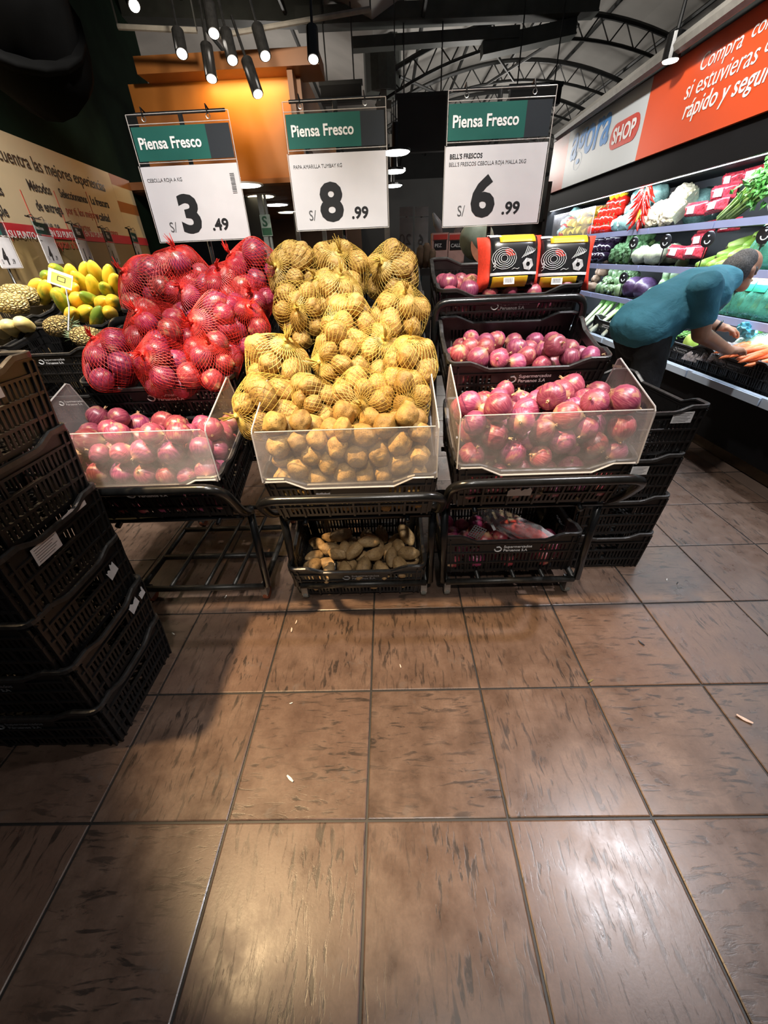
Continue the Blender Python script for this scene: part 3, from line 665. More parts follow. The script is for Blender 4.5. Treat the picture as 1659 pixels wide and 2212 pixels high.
def pile(n, rad, lx, ly, tilt, seed, h0=.006, iters=340, fr_=.016):
    g = np.random.default_rng(seed); r = rad*g.uniform(.88, 1.12, n)
    p = np.stack([g.uniform(-lx+rad, lx-rad, n), g.uniform(-ly+rad, ly-rad, n), h0+rad+np.linspace(0, n*rad**3*9/(lx*ly*4), n)], 1)
    G = np.array([0, -math.sin(tilt), -math.cos(tilt)])*.0045; I = np.arange(n)
    for it in range(iters):
        if it < iters-40: p = p+G
        for _ in range(3):
            d = p[:, None]-p[None]; L = np.sqrt((d**2).sum(-1))+1e-9; ov = (r[:, None]+r[None])*.94-L; ov[I, I] = 0; ov = np.maximum(ov, 0)
            p = p+(d/L[..., None]*ov[..., None]*.35).sum(1)
            p[:, 0] = np.clip(p[:, 0], -lx+r*.95, lx-r*.95); p[:, 1] = np.clip(p[:, 1], -ly-fr_+math.tan(tilt)*np.maximum(p[:, 2]-.19, 0)+r, ly-r*.95+np.clip(p[:, 2]-.21, 0, .1)); p[:, 2] = np.maximum(p[:, 2], h0+r*.9)
    return p, r
def rrot(rr, up=None):
    if up: return Euler((rr.gauss(0, up), rr.gauss(0, up), rr.uniform(0, 6.28)))
    return Euler((rr.uniform(0, 6.28), rr.uniform(0, 6.28), rr.uniform(0, 6.28)))
def onion(M, r, rr, label, group, meshes, up=1.0, parent=None, parts=True):
    o = obj('onion', rr.choice(meshes), None, parent, M=M @ rrot(rr, up).to_matrix().to_4x4() @ Matrix.Diagonal((r, r, r, 1)))
    if parent is None: tag(o, label, 'onion', group)
    if parts: obj('dry_neck', NECK, None, o); obj('root_tuft', ROOT, None, o)
    return o
ORD = ('first', 'second', 'third', 'fourth', 'fifth', 'sixth', 'seventh', 'eighth', 'ninth', 'tenth', 'eleventh', 'twelfth', 'thirteenth', 'fourteenth', 'fifteenth', 'sixteenth')
ROWS = ('top row', 'second row', 'third row', 'fourth row', 'fifth row', 'sixth row', 'seventh row', 'eighth row')
def single_out(objs, base, rowh=1.5):
    """give each item that shows its own label by row and place in the photograph; buried ones keep the base label"""
    C = []
    for o in objs:
        p = o.matrix_basis.translation; d = p-CO; z = d.dot(CF); s = o.matrix_basis.to_scale().x; C.append((829.5+FPX*d.dot(CR)/z, 1106-FPX*d.dot(CU)/z, z, FPX*s/z))
    C = np.array(C); vis = []
    for i, (x, y, z, r) in enumerate(C):
        n = 0
        for a in range(8):
            for q_ in (.3, .75):
                px, py = x+r*q_*math.cos(a*.785), y+r*q_*math.sin(a*.785); hit = ((C[:, 0]-px)**2+(C[:, 1]-py)**2 < (C[:, 3]*.95)**2) & (C[:, 2] < z-.01); n += not hit.any()
        if n >= 4: vis.append(i)
        else: objs[i]['label'] = base+', mostly buried under the others'
    if not vis: return
    ys = C[vis, 1]; rh = max(8, np.median(C[vis, 3])*rowh); rows = {}
    for i in vis: rows.setdefault(int((C[i, 1]-ys.min())/rh), []).append(i)
    for k, key in enumerate(sorted(rows)):
        for j, i in enumerate(sorted(rows[key], key=lambda i: C[i, 0])):
            objs[i]['label'] = '%s, %s%s' % (base, (ROWS[min(k, 7)]+', ') if len(rows) > 1 else '', (ORD[j]+' from left') if j < 16 else 'far right')
def surface_only(p, r, deep=.115, front=-.09):
    keep = []
    for i in range(len(p)):
        d = np.hypot(p[:, 0]-p[i, 0], p[:, 1]-p[i, 1]); top = p[d < .06, 2].max(); keep.append(p[i, 2] > top-deep or p[i, 1] < front)
    return [i for i in range(len(p)) if keep[i]]
def fill_onions(key, n, rad, seed, label, group, meshes=ONM, lx=.282, ly=.178, M=None, tilt=TILT, h0=.006, up=1.1, front=-.3, deep=.10):
    p, r = pile(n, rad, lx, ly, tilt, seed, h0); rr = random.Random(seed); M = M if M is not None else RIMS[key]; out = []
    for i in surface_only(p, r, deep, front): out.append(onion(M @ T(p[i]), r[i], rr, label, group, meshes, up))
    single_out(out, label); return out
fill_onions('L1', 122, .043, 11, 'loose red onion behind left guard', 'loose onions in the left guarded bin', front=-.02)
fill_onions('R1', 116, .0455, 12, 'loose red onion behind right guard', 'loose onions in the right guarded bin', front=-.02)
fill_onions('R2', 88, .040, 13, 'loose red onion in second-tier right crate', 'loose onions in the second-tier crate')
fill_onions('R3', 80, .040, 14, 'loose red onion by the printed bags', 'loose onions in the top right crate')
fill_onions('RB', 26, .043, 15, 'dark red onion in low right crate', 'onions in the low right crate', ONMD, M=MRB, tilt=0)
p, r = pile(178, .0385, .272, .175, TILT, 21); rr = random.Random(21); lst = []
for i in surface_only(p, r, .10, -.05):
    q_, s = p[i], r[i]
    lst.append(tag(obj('potato', rr.choice(POM), None, None, M=RIMS['M1'] @ T(q_) @ rrot(rr).to_matrix().to_4x4() @ Matrix.Diagonal((s, s, s, 1))), '', 'potato', 'loose potatoes in the guarded bin'))
single_out(lst, 'loose yellow potato behind middle guard')
p, r = pile(44, .044, .272, .175, math.radians(12), 22); lst = []
for i in surface_only(p, r, .10, -.3):
    q_, s = p[i], r[i]
    lst.append(tag(obj('long_potato', rr.choice(LPM), None, None, M=MB1 @ T(q_) @ Euler((rr.uniform(-.4, .4), rr.uniform(-.45, .45), rr.uniform(0, 6.28))).to_matrix().to_4x4() @ Matrix.Diagonal((s*.86, s*.86, s*.86, 1))), '', 'potato', 'long potatoes in the low crate'))
single_out(lst, 'long brown potato in floor-level crate')
# ------------------------------------------------------------------ net bags
NETY = plain('yellow_net', (.44, .30, .06), .5, 0, .1); NETR = plain('red_net', (.62, .03, .02), .45, 0, .1)
_nv = np.array([tuple(v) for v in icoverts(3)[0]])
def hull_r(dirs, pts, rads):
    h = (_nv @ pts.T + rads[None]).max(1)
    dot = dirs @ _nv.T; rr_ = np.where(dot > .08, h[None]/np.maximum(dot, .08), 9); return rr_.min(1)
def bag_proto(seed, n, rad, netmat, NC, NR, flat=.8, thread=.0011, elong=1.15):
    g = np.random.default_rng(seed); r = rad*g.uniform(.86, 1.14, n); p = g.normal(0, .05, (n, 3)); I = np.arange(n)
    for it in range(200):
        p = p - p*np.array([.03/elong, .03, .03/flat])
        for _ in range(3):
            d = p[:, None]-p[None]; L = np.sqrt((d**2).sum(-1))+1e-9; ov = np.maximum((r[:, None]+r[None])*.98-L, 0); ov[I, I] = 0
            p = p+(d/L[..., None]*ov[..., None]*.35).sum(1)
    p -= p.mean(0)
    nodes = []; th = [.10+(math.pi-.18)*(i/NR)**.94 for i in range(NR+1)]
    D = np.array([[math.sin(t)*math.cos(2*math.pi*(j+.5*(i % 2))/NC), math.sin(t)*math.sin(2*math.pi*(j+.5*(i % 2))/NC), math.cos(t)] for i, t in enumerate(th) for j in range(NC)])
    R = hull_r(D, p, r*1.01+.002); R = R.reshape(NR+1, NC)
    rad0 = R[0].mean()
    for i in range(3): R[i] = R[i]*.55+R[i].mean()*.45
    N = (D.reshape(NR+1, NC, 3)*R[..., None])
    b = MB()
    def edge(a, c):
        a, c = Vector(a), Vector(c); t = (c-a)
        if t.length < 1e-6: return
        t.normalize(); u = t.orthogonal().normalized(); v = t.cross(u); k0 = len(b.v)
        for q_ in (a, c):
            for k in range(3): an = k*2.0944; b.v.append(tuple(q_+(u*math.cos(an)+v*math.sin(an))*thread))
        for k in range(3): b.f.append((k0+k, k0+(k+1) % 3, k0+3+(k+1) % 3, k0+3+k))
    for i in range(NR):
        for j in range(NC):
            o = (j+1) % NC if i % 2 else (j-1) % NC
            edge(N[i, j], N[i+1, j]); edge(N[i, j], N[i+1, o])
    knot = Vector((0, 0, rad0+.004))
    for j in range(0, NC): edge(N[0, j], knot+Vector((0, 0, .006)))
    net = b.mesh('net', netmat)
    rr = random.Random(seed); b = MB(); b.ico(knot, .009, 1, .3, 2, seed)
    for k in range(9):
        a = k*.7; e = Vector((math.cos(a)*.022*rr.random(), math.sin(a)*.022*rr.random(), .03+.03*rr.random())); b.tube([knot, knot+e*.5, knot+e+Vector((.012, 0, 0))], [.003, .0025, .001], 4)
    tie = b.mesh('tie', netmat)
    return dict(p=p, r=r, net=net, tie=tie, seed=seed)
PB = [bag_proto(100+k, 13, .0405, NETY, 32, 24, (.75, .8, .85, .7, .8)[k], .00075, (1.1, 1.25, 1.0, 1.3, 1.15)[k]) for k in range(5)]
OB = [bag_proto(200+k, 10, .0465, NETR, 44, 30, (.75, .8, .85, .8)[k], .00055, (1.1, 1.25, 1.0, 1.2)[k]) for k in range(4)]
def bag(proto, c, knot, spin, label, group, meshes, name, item, scale=1.0):
    q_ = Vector(knot).normalized().to_track_quat('Z', 'Y').to_matrix().to_4x4()
    t = thing(name, label, 'net bag', M=T(c) @ q_ @ RZ(spin) @ Matrix.Diagonal((scale, scale, scale, 1)), group=group); rr = random.Random(int(spin*1000)+7)
    obj('net', proto['net'], None, t); obj('tie', proto['tie'], None, t)
    for p, s in zip(proto['p'], proto['r']):
        obj(item, rr.choice(meshes), None, t, M=T(p) @ rrot(rr).to_matrix().to_4x4() @ Matrix.Diagonal((s, s, s, 1)))
    return t
# heap surface of the middle cart: plane rising to the back
HP, HN = Vector((0, 1.22, .86)), Vector((0, -.62, .94)).normalized()
pot = [(626, 548, (-.5, -.75, .3), 'top row left'), (729, 541, (.1, -.7, .7), 'top row middle'), (849, 547, (-.4, -.8, .35), 'top row right'),
       (637, 640, (.1, -.9, .35), 'second row left, tie facing out'), (726, 606, (.2, -.5, .9), 'second row middle'), (862, 640, (.2, -.6, .75), 'second row right'),
       (752, 672, (-.6, -.7, .3), 'centre of the heap'), (585, 755, (.5, -.4, .9), 'large one at the left edge, tie on top'), (722, 742, (-.7, -.7, .1), 'just below the centre'),
       (888, 752, (.0, -.3, 1), 'third row right'), (560, 848, (-.75, -.65, .05), 'lowest at the left, hanging over the guard'), (778, 838, (.0, -1, .25), 'lowest in the middle, tie facing out'), (872, 826, (.1, -.95, .1), 'lowest at the right'), (672, 838, (-.6, -.5, -.2), 'lowest, beside the hanging left bag'), (815, 712, (.2, -.6, .6), 'wedged deep right of the centre'), (690, 590, (-.2, -.5, .7), 'wedged deep in the second row')]
for k, (px, py, kd, nm) in enumerate(pot):
    s = atP(px, py, HP, HN); sc = (1.05, 1.06, 1.08, .94, .96, 1.02, 1.0, 1.12, .96, .98, 1.08, .92, .96, .80, 1.0, .9)[k]; c = s - HN*(.085 if k < 14 else .125)*sc
    bag(PB[k % 5], c, kd, k*1.9+.4, 'yellow net bag of potatoes, '+nm, 'netted potatoes on the middle cart', POM, 'potato_bag', 'potato', sc)
HP2 = Vector((0, 1.58, 1.12))
oni = [(212, 750, (-.1, -.5, .9), 'left edge of the lower heap'), (318, 690, (-.2, -.6, .8), 'upper left of the lower heap'), (335, 762, (-.2, -.8, .5), 'front middle of the lower heap'), (440, 690, (-.3, -.75, .5), 'big one at the right of the lower heap'), (440, 748, (.2, -.6, .8), 'front right of the lower heap'), (500, 665, (.6, -.4, .6), 'right edge of the lower heap')]
for k, (px, py, kd, nm) in enumerate(oni):
    s = atP(px, py, HP2, (0, -.75, .8)); c = s - Vector((0, -.75, .8)).normalized()*.085; sc = (1.0, 1.0, .98, 1.05, .9, .85)[k]
    bag(OB[k % 4], c, kd, k*2.3+.2, 'red net bag of red onions, '+nm, 'netted red onions on the left cart', ONMD, 'onion_bag', 'onion', sc)
HP3 = Vector((0, 1.98, 1.34))
oni3 = [(298, 600, (-.3, -.7, .6), 'left of the back heap'), (370, 568, (.2, -.5, .8), 'back heap beneath the sign'), (402, 625, (-.1, -.8, .5), 'front of the back heap'), (470, 600, (.1, -.6, .7), 'middle right of the back heap'), (528, 572, (-.3, -.5, .6), 'right end of the back heap, highest'), (520, 635, (.3, -.6, .4), 'right end of the back heap, lower')]
for k, (px, py, kd, nm) in enumerate(oni3):
    s = atP(px, py, HP3, (0, -.8, .6)); c = s - Vector((0, -.8, .6)).normalized()*.08; sc = (1.05, 1.0, .98, 1.0, 1.05, .95)[k]
    bag(OB[(k+1) % 4], c, kd, k*1.7+.9, 'red net bag of red onions, '+nm, 'netted red onions on the left cart', ONMD, 'onion_bag', 'onion', sc)

# ------------------------------------------------------------------ printed onion bags on the top right crate
BAGRED = plain('red_mesh_bag', (.70, .045, .02), .6, 0, .15, 120); BAGBLK = plain('black_print_film', (.012, .012, .013), .25); BAGYEL = plain('yellow_print', (.78, .45, .02), .35); BAGWH = plain('white_film', (.75, .75, .76), .3)
def pillow(w_, h_, d_, nx=14, ny=12, seed=0, pinch=.5, wr=.006):
    b = MB()
    for s in (-1, 1):
        for j in range(ny+1):
            for i in range(nx+1):
                u, v = -1+2*i/nx, -1+2*j/ny
                k = max(0, (1-u**4))**.5*max(0, (1-v**4))**pinch
                nz = wr*noise.noise(Vector((u*2.2+seed*7, v*2.2, s)))*(2 if k > .05 else 0)
                b.v.append((u*w_/2*(1-.06*(1-v*v)), s*(d_/2*k)+nz, v*h_/2))
    W = nx+1
    for s in range(2):
        o = s*W*(ny+1)
        for j in range(ny):
            for i in range(nx):
                a = o+j*W+i; f = (a, a+1, a+W+1, a+W); b.f.append(f if s == 0 else tuple(reversed(f)))
    return b
def mbag(px, py, Y, label, rz):
    p = atY(px, py, Y); t = thing('printed_onion_bag', label, 'bag', M=T(p) @ RZ(rz) @ RX(-.22), group='printed bags of onions')
    obj('mesh_body', pillow(.27, .20, .15, 16, 12, 3), BAGRED, t, smooth=True)
    def wrap(z0, z1, mat, nm, off, x0=-.095, x1=.095, lab=None):
        b = MB(); N = 12
        for j in range(N+1):
            z = z0+(z1-z0)*j/N; v = z/.10; k = max(0, 1-min(1, abs(v))**4)**.5
            for i in range(9):
                x = x0+(x1-x0)*i/8; u = x/.135; ku = max(0, 1-u**4)**.5; b.v.append((x, -(.075*k*ku+off), z))
        for j in range(N):
            for i in range(8): a = j*9+i; b.f.append((a, a+1, a+10, a+9))
        o = obj(nm, b, mat, t, smooth=True)
        sol = o.modifiers.new('s', 'SOLIDIFY'); sol.thickness = .0012; return o
    wrap(-.098, .099, BAGBLK, 'printed_wrap', .006); wrap(.062, .099, BAGYEL, 'yellow_band', .008, -.06, .085); wrap(-.092, -.058, BAGYEL, 'yellow_band', .008, -.085, .06); wrap(-.054, -.044, BAGWH, 'white_band', .008)
    wrap(.085, .104, BAGWH, 'white_top', .009, -.095, -.05)
    b = MB(); rr = random.Random(int(px))
    def fy(x, z): return -(.075*max(0, 1-min(1, abs(z/.1))**4)**.5*max(0, 1-(x/.135)**4)**.5+.0085)
    def line(pts): b.tube([(x, fy(x, z), z) for x, z in pts], .0011, 4)
    for k in range(5):
        a = .012+.0075*k; line([(-.042+a*1.15*math.cos(t_), .005+a*math.sin(t_)*(.9 if k else 1)) for t_ in [j*.45 for j in range(15)]])
    for k in range(6): line([(.028+k*.008, .004+k*.003), (.042+k*.008, .02+k*.002), (.052+k*.006, .045-k*.002)])
    for k in range(5): line([(.055+.01*math.cos(j*1.05+k)*(1+.3*k), -.018+.01*math.sin(j*1.05+k)*(1+.3*k)) for j in range(7)])
    for k in range(3): line([(-.085, -.035+k*.012), (-.075, -.028+k*.012), (-.083, -.02+k*.012)])
    line([(-.01, -.035), (.0, -.03), (.012, -.034), (.02, -.03)])
    obj('vegetable_drawing', b, BAGWH, t); o = obj('barcode_label', MB().box(-.022, .022, -.0016, 0, -.012, .012), BAGWH, t, loc=(-.02, -.083, -.075)); 
    bb = MB()
    for k in range(9): bb.box(-.016+k*.0035, -.0145+k*.0035, -.0022, -.0016, -.007, .009)
    obj('bars', bb, INK, o); return t
mbag(1097, 571, 1.97, 'left of the two red and black printed onion bags in the top crate', .06); mbag(1207, 572, 2.0, 'right of the two red and black printed onion bags in the top crate', -.12)
# clear bag with red netting lying in the low right crate
t = thing('red_net_sleeve', 'clear plastic bag of folded red netting lying on the low right crate', 'bag', M=T(atY(1135, 1150, 1.50)) @ RZ(-.28) @ RY(.35) @ RX(-1.0))
NETF = plain('folded_red_net', (.60, .06, .05), .5, 0, .3, 60)
b = MB().ico((0, 0, 0), 1, 3, .25, 2.2, 4, (.115, .05, .035)); obj('folded_net', b, NETF, t, smooth=True)
b = MB().ico((-.03, 0, .004), 1, 3, .22, 2.6, 8, (.19, .075, .045)); obj('clear_sleeve', b, FILM, t, smooth=True)
obj('sleeve_tail', MB().prism([(.12, -.03), (.20, -.005), (.205, .01), (.12, .03)], -.002, .002), FILM, t)
p = atY(1030, 1150, 1.47); t = thing('mesh_scrap', 'scrap of black mesh hanging in the low right crate', 'mesh', M=T(p) @ RY(.5)); b = MB()
for k in range(6): b.box(-.03+k*.012, -.027+k*.012, -.001, .001, -.03, .03); b.box(-.031, .033, -.001, .001, -.03+k*.012, -.0275+k*.012)
obj('mesh_sheet', b, GREYPRINT, t); o = obj('price_tag', MB().box(-.022, .022, -.001, .001, -.006, .006), STICKER, t, loc=(.06, .02, .05), rot=(0, .6, 0))

# ------------------------------------------------------------------ large price signs
HEADG = plain('teal_header', (.014, .095, .078), .3, 0, .15, 6); HEADD = plain('dark_header', (.022, .026, .032), .3, 0, .1, 6); HEADB = plain('dark_slate_header', (.035, .033, .034), .35)
def price_sign(M, W, H, big, small, lines, head, label, group, foot=.75, barcode=False):
    t = thing('price_sign', label, 'sign', M=M, group=group); cw = H*.625
    obj('card', MB().box(-.003, W-.004, .004, cw, -.0012, .0012), WHITE, t)
    hm = HEADG if head == 'Piensa Fresco' else HEADB
    if head == 'Piensa Fresco':
        obj('header_card', MB().box(.004, W*.745, H*.665, H*.915, -.001, .001), HEADG, t); obj('header_card', MB().box(W*.745, W-.008, H*.665, H*.915, -.001, .001), HEADD, t)
        text('header_lettering', head, H*.12, WHITEPRINT, t, T(.02, H*.755, .0022), bold=.022, wid=.93)
    else:
        obj('header_card', MB().box(.004, W-.008, H*.665, H*.93, -.001, .001), HEADB, t)
        for k, s in enumerate(head.split('|')): text('header_lettering', s, H*(.07 if k == 0 else .12), WHITEPRINT, t, T(W*.32, H*(.85-.10*k), .0022), bold=.02)
    obj('acrylic_pocket', MB().box(-.006, W, 0, H, .003, .005), CLEAR, t); obj('acrylic_pocket', MB().box(-.006, W, 0, H, -.005, -.003), CLEAR, t)
    b = MB()
    for a, c in (((-.006, 0), (W, 0)), ((-.006, 0), (-.006, H*.63)), ((0, H*.63), (0, H)), ((W, 0), (W, H)), ((0, H), (W, H)), ((0, H*.93), (W, H*.93)), ((0, H*.65), (W, H*.65))): b.tube([(a[0], a[1], .005), (c[0], c[1], .005)], .0014, 4)
    obj('acrylic_edges', b, ACEDGE, t)
    for k, (s, x, y, sz, bo) in enumerate(lines): text('product_lettering', s, sz*H, INK if bo else GREYINK, t, T(x*W, y*H, .0018), bold=.02 if bo else 0, wid=.9)
    text('price_digit', big, H*.43, INK, t, T(W*.27, H*.09, .0018), bold=.04, wid=1.12); text('currency_mark', 'S/', H*.125, GREYINK, t, T(W*.135, H*.09, .0018), wid=.85)
    text('price_cents', '.'+small, H*.138, INK, t, T(W*.60, H*.092, .0018), bold=.03, wid=1.08)
    if barcode:
        b = MB()
        for k in range(12): b.box(W*.90, W*.945, H*(.40+.0125*k), H*(.405+.0125*k+.002*(k % 3)), .0055, .006)
        obj('barcode', b, GREYINK, t)
    st = obj('stand', MB().tube([(W/2, -foot, -.03), (W/2, H+.012, -.03)], .010, 8), STEEL, t, smooth=True); obj('cross_bar', MB().tube([(W*.05, H+.008, -.03), (W*.95, H+.008, -.03)], .006, 6), STEEL, st)
    for x in (.17, .80):
        k = obj('ring', MB().tube([(x*W+.008*math.cos(a), H*.965+.008*math.sin(a), .006) for a in [j*.628 for j in range(10)]], .0016, 5, True), CHROME, t); obj('hook', MB().tube([(x*W, H*.985, .009), (x*W-.004, H+.02, .004), (x*W-.004, H+.012, -.028)], .0028, 5), STEEL, k)
    return t
def front_sign(px, py, Y, W, H, *a, **k):
    p = atY(px, py, Y); return price_sign(basis(p, (1, 0, 0), (0, 0, 1), (0, -1, 0)), W, H, *a, **k)
G3 = 'large price signs over the carts'
front_sign(350, 525, 2.2, .415, .425, '3', '49', [('CEBOLLA ROJA A KG', .03, .505, .042, 0)], 'Piensa Fresco', 'price sign reading 3.49 above the netted red onions', G3, barcode=True)
front_sign(645, 500, 2.2, .41, .418, '8', '99', [('PAPA AMARILLA TUMBAY KG', .03, .515, .042, 0)], 'Piensa Fresco', 'price sign reading 8.99 above the netted potatoes', G3)
front_sign(958, 492, 2.2, .422, .436, '6', '99', [("BELL'S FRESCOS", .035, .535, .05, 1), ("BELL'S FRESCOS CEBOLLA ROJA MALLA 2KG", .03, .48, .042, 0)], 'Piensa Fresco', 'price sign reading 6.99 above the right-hand onions', G3)
# ------------------------------------------------------------------ fruit stand on the left
FR = [('F0', -2.02, 2.44, .715, 'black crate with logo low on the fruit stand at the left', 1), ('F1', -2.02, 2.44, .965, 'black crate with logo and pineapples at the front of the fruit stand', 1), ('F2', -2.66, 2.44, .965, 'black crate of pale yellow melons at the left edge of the view', 0), ('F3', -2.04, 2.86, 1.06, 'black crate under the papayas on the fruit stand', 0), ('F4', -2.68, 2.86, 1.09, 'black crate of pineapples at the back left of the fruit stand', 0), ('F5', -2.66, 2.44, .715, 'black crate beneath the pale yellow melons', 0)]
for k, x, Y, z, lab, lg in FR: RIMS[k] = tier(x, Y, z, math.radians(10)); CR_[k] = crate(RIMS[k], lab, 'crates of the fruit stand', lg)
o = thing('fruit_stand', 'black stand carrying the fruit crates on the left', 'stand', (-2.35, 2.75, 0))
for x in (-.62, 0, .62):
    for y in (-.2, .5): obj('leg', MB().tube([(x, y, 0), (x, y, .5 if y < 0 else .86)], .018, 8), STEEL, o)
for y, z in ((-.2, .5), (.2, .56), (.13, .83), (.5, .86)): obj('cross_bar', MB().tube([(-.66, y, z), (.66, y, z)], .016, 8), STEEL, o)
def grad_mat(name, cA, cB, cC, axis=2, fr=2.2, rough=.4):
    n = NT(name); co = n.coord(); r = n.rnd(); off = n.new('ShaderNodeVectorMath', operation='ADD'); cb = n.new('ShaderNodeCombineXYZ'); n.link(n.math('MULTIPLY', r, 40), cb.inputs[0]); n.link(co, off.inputs[0]); n.link(cb.outputs[0], off.inputs[1])
    f = n.noise(n.mapping(off.outputs[0], (1, 1, .6)), fr, 4, .6)
    f = n.math('ADD', f, n.math('MULTIPLY', n.math('SUBTRACT', n.math('FRACT', n.math('MULTIPLY', r, 9.1)), .5), .25))
    n.set(Base_Color=n.ramp(f, [(.33, cA), (.5, cB), (.68, cC)]), Roughness=rough); return n.m
PAPM = grad_mat('papaya_skin', (.13, .20, .02), (.62, .44, .03), (.78, .42, .04), fr=1.3)
def papaya_mesh(seed):
    b = MB().lathe([(.02, -1.1), (.27, -1.0), (.36, -.6), (.41, -.1), (.38, .35), (.29, .72), (.15, 1.0), (.03, 1.12)], 14)
    return b.map(lambda p: Vector((p.x, p.y, p.z))*(1+.07*noise.noise(p*1.3+Vector((seed*3, 0, 0))))).mesh('papaya', PAPM, True)
PAPS = [papaya_mesh(k) for k in range(4)]; rr = random.Random(5); STEMG = plain('fruit_stem', (.12, .10, .03), .7)
STUB = MB().lathe([(.06, -1.07), (.07, -.98), (.05, -.9)], 8).mesh('stem_stub', STEMG)
PN = Vector((0, -.45, .9)).normalized(); PP = Vector((0, 2.95, 1.13))
paps = [(72, 612), (98, 592), (122, 582), (150, 588), (178, 582), (203, 584), (232, 592), (90, 622), (118, 628), (146, 616), (172, 604), (196, 612), (224, 618), (246, 606), (132, 648), (160, 640), (190, 640), (214, 645), (240, 645), (150, 672), (178, 668), (204, 676), (232, 668)]
PL = []
for k, (px, py) in enumerate(paps):
    p = atP(px, py, PP, PN); s = rr.uniform(.105, .125)
    o = obj('papaya', PAPS[k % 4], None, None, M=T(p-PN*.03) @ Euler((math.radians(rr.uniform(45, 80)), rr.uniform(-.2, .2), rr.uniform(.25, 1.0))).to_matrix().to_4x4() @ Matrix.Diagonal((s, s, s, 1)))
    tag(o, 'papaya', 'papaya', 'papayas on the fruit stand'); obj('stem_stub', STUB, None, o); PL.append(o)
single_out(PL, 'yellow and green papaya on the fruit stand')
def pine_mat():
    n = NT('pineapple_skin'); v = n.new('ShaderNodeTexVoronoi', feature='DISTANCE_TO_EDGE'); v.inputs['Scale'].default_value = 5.5; n.link(n.mapping(n.coord(), (1, 1, .75)), v.inputs['Vector'])
    n.set(Base_Color=n.ramp(v.outputs['Distance'], [(.03, (.07, .05, .015)), (.14, (.40, .27, .08)), (.4, (.62, .48, .20))]), Roughness=.6); n.bump(v.outputs['Distance'], .6, .1); return n.m
PIN = pine_mat(); LEAF = plain('grey_green_leaf', (.16, .21, .11), .5, 0, .3, 20)
PINM = MB().lathe([(.2, -1), (.52, -.88), (.64, -.4), (.66, .1), (.58, .62), (.38, .92), (.15, 1)], 18).mesh('pineapple_body', PIN, True)
LEAFM = MB().add([(-.10, 0, 0), (.10, 0, 0), (.07, .03, .4), (-.07, .03, .4), (0, .16, .85), (0, -.03, .0), (0, .0, .4)], [(0, 5, 6, 3), (5, 1, 2, 6), (3, 6, 4), (6, 2, 4)]).mesh('crown_leaf', LEAF)
def pineapple(p, s, e, label):
    t = thing('pineapple', label, 'pineapple', M=T(p) @ Euler(e).to_matrix().to_4x4() @ Matrix.Diagonal((s, s, s, 1)), group='pineapples on the fruit stand'); obj('pineapple_body', PINM, None, t)
    for k in range(14): a = k*2.4; q_ = k/14; obj('crown_leaf', LEAFM, None, t, M=T(0, 0, .9) @ RZ(a) @ T(0, .16*(1-q_)+.03, 0) @ RX(-.9*(1-q_)-.1) @ Matrix.Diagonal((.8, .8, .75-.2*(1-q_), 1)))
pineapple(atP(120, 692, (0, 2.62, 1.03), PN)-PN*.04, .095, (1.45, 0, 1.35), 'pineapple with its crown to the left, front crate of the fruit stand')
pineapple(atP(178, 716, (0, 2.60, 1.0), PN)-PN*.04, .095, (1.5, 0, 4.6), 'pineapple half hidden by the netted onions, front crate')
pineapple(atP(30, 622, (0, 3.02, 1.22), PN)-PN*.05, .105, (1.4, 0, -1.2), 'pineapple at the back left, crown pointing right')
pineapple(atP(8, 640, (0, 2.95, 1.20), PN)-PN*.05, .10, (1.4, 0, -1.0), 'pineapple cut by the left edge of the view')
YM = grad_mat('pale_yellow_rind', (.62, .50, .18), (.78, .62, .26), (.85, .74, .42), fr=1.0)
ML = []; MELM = MB().lathe([(.03, -1), (.28, -.9), (.42, -.5), (.45, 0), (.42, .5), (.28, .9), (.03, 1)], 14).mesh('melon', YM, True)
for k, (px, py) in enumerate([(-40, 690), (-12, 704), (18, 700), (46, 694), (-60, 712)]):
    p = atP(px, py, (0, 2.6, 1.0), PN)
    o = obj('melon', MELM, None, None, M=T(p-PN*.03) @ Euler((1.25, 0, .5)).to_matrix().to_4x4() @ Matrix.Diagonal((.105, .105, .12, 1))); tag(o, 'm', 'melon', 'pale melons'); obj('stem_stub', STUB, None, o); ML.append(o)
single_out(ML, 'pale yellow long melon at the left edge', 9)
p = atY(130, 603, 2.62); t = thing('price_tag', 'small yellow and white price tag on a wire among the papayas', 'tag', M=T(p) @ RZ(.5) @ RY(.45) @ RX(-.2))
obj('tag_card', MB().box(-.055, .055, -.002, .002, -.04, .04), BAGWH, t); obj('yellow_panel', MB().box(-.04, .05, -.003, -.002, -.03, .025), plain('tag_yellow', (.75, .62, .12), .4), t); obj('wire', MB().tube([(.03, 0, -.04), (.05, .03, -.13), (.055, .06, -.26)], .004, 6), BAGWH, t)
b = MB()
for z in (-.012, .012): b.box(-.012, .022, -.0036, -.003, z-.0015, z+.0015)
for x in (-.012, .022): b.box(x-.0015, x+.0015, -.0036, -.003, -.012, .012)
obj('tag_frame', b, INK, t)
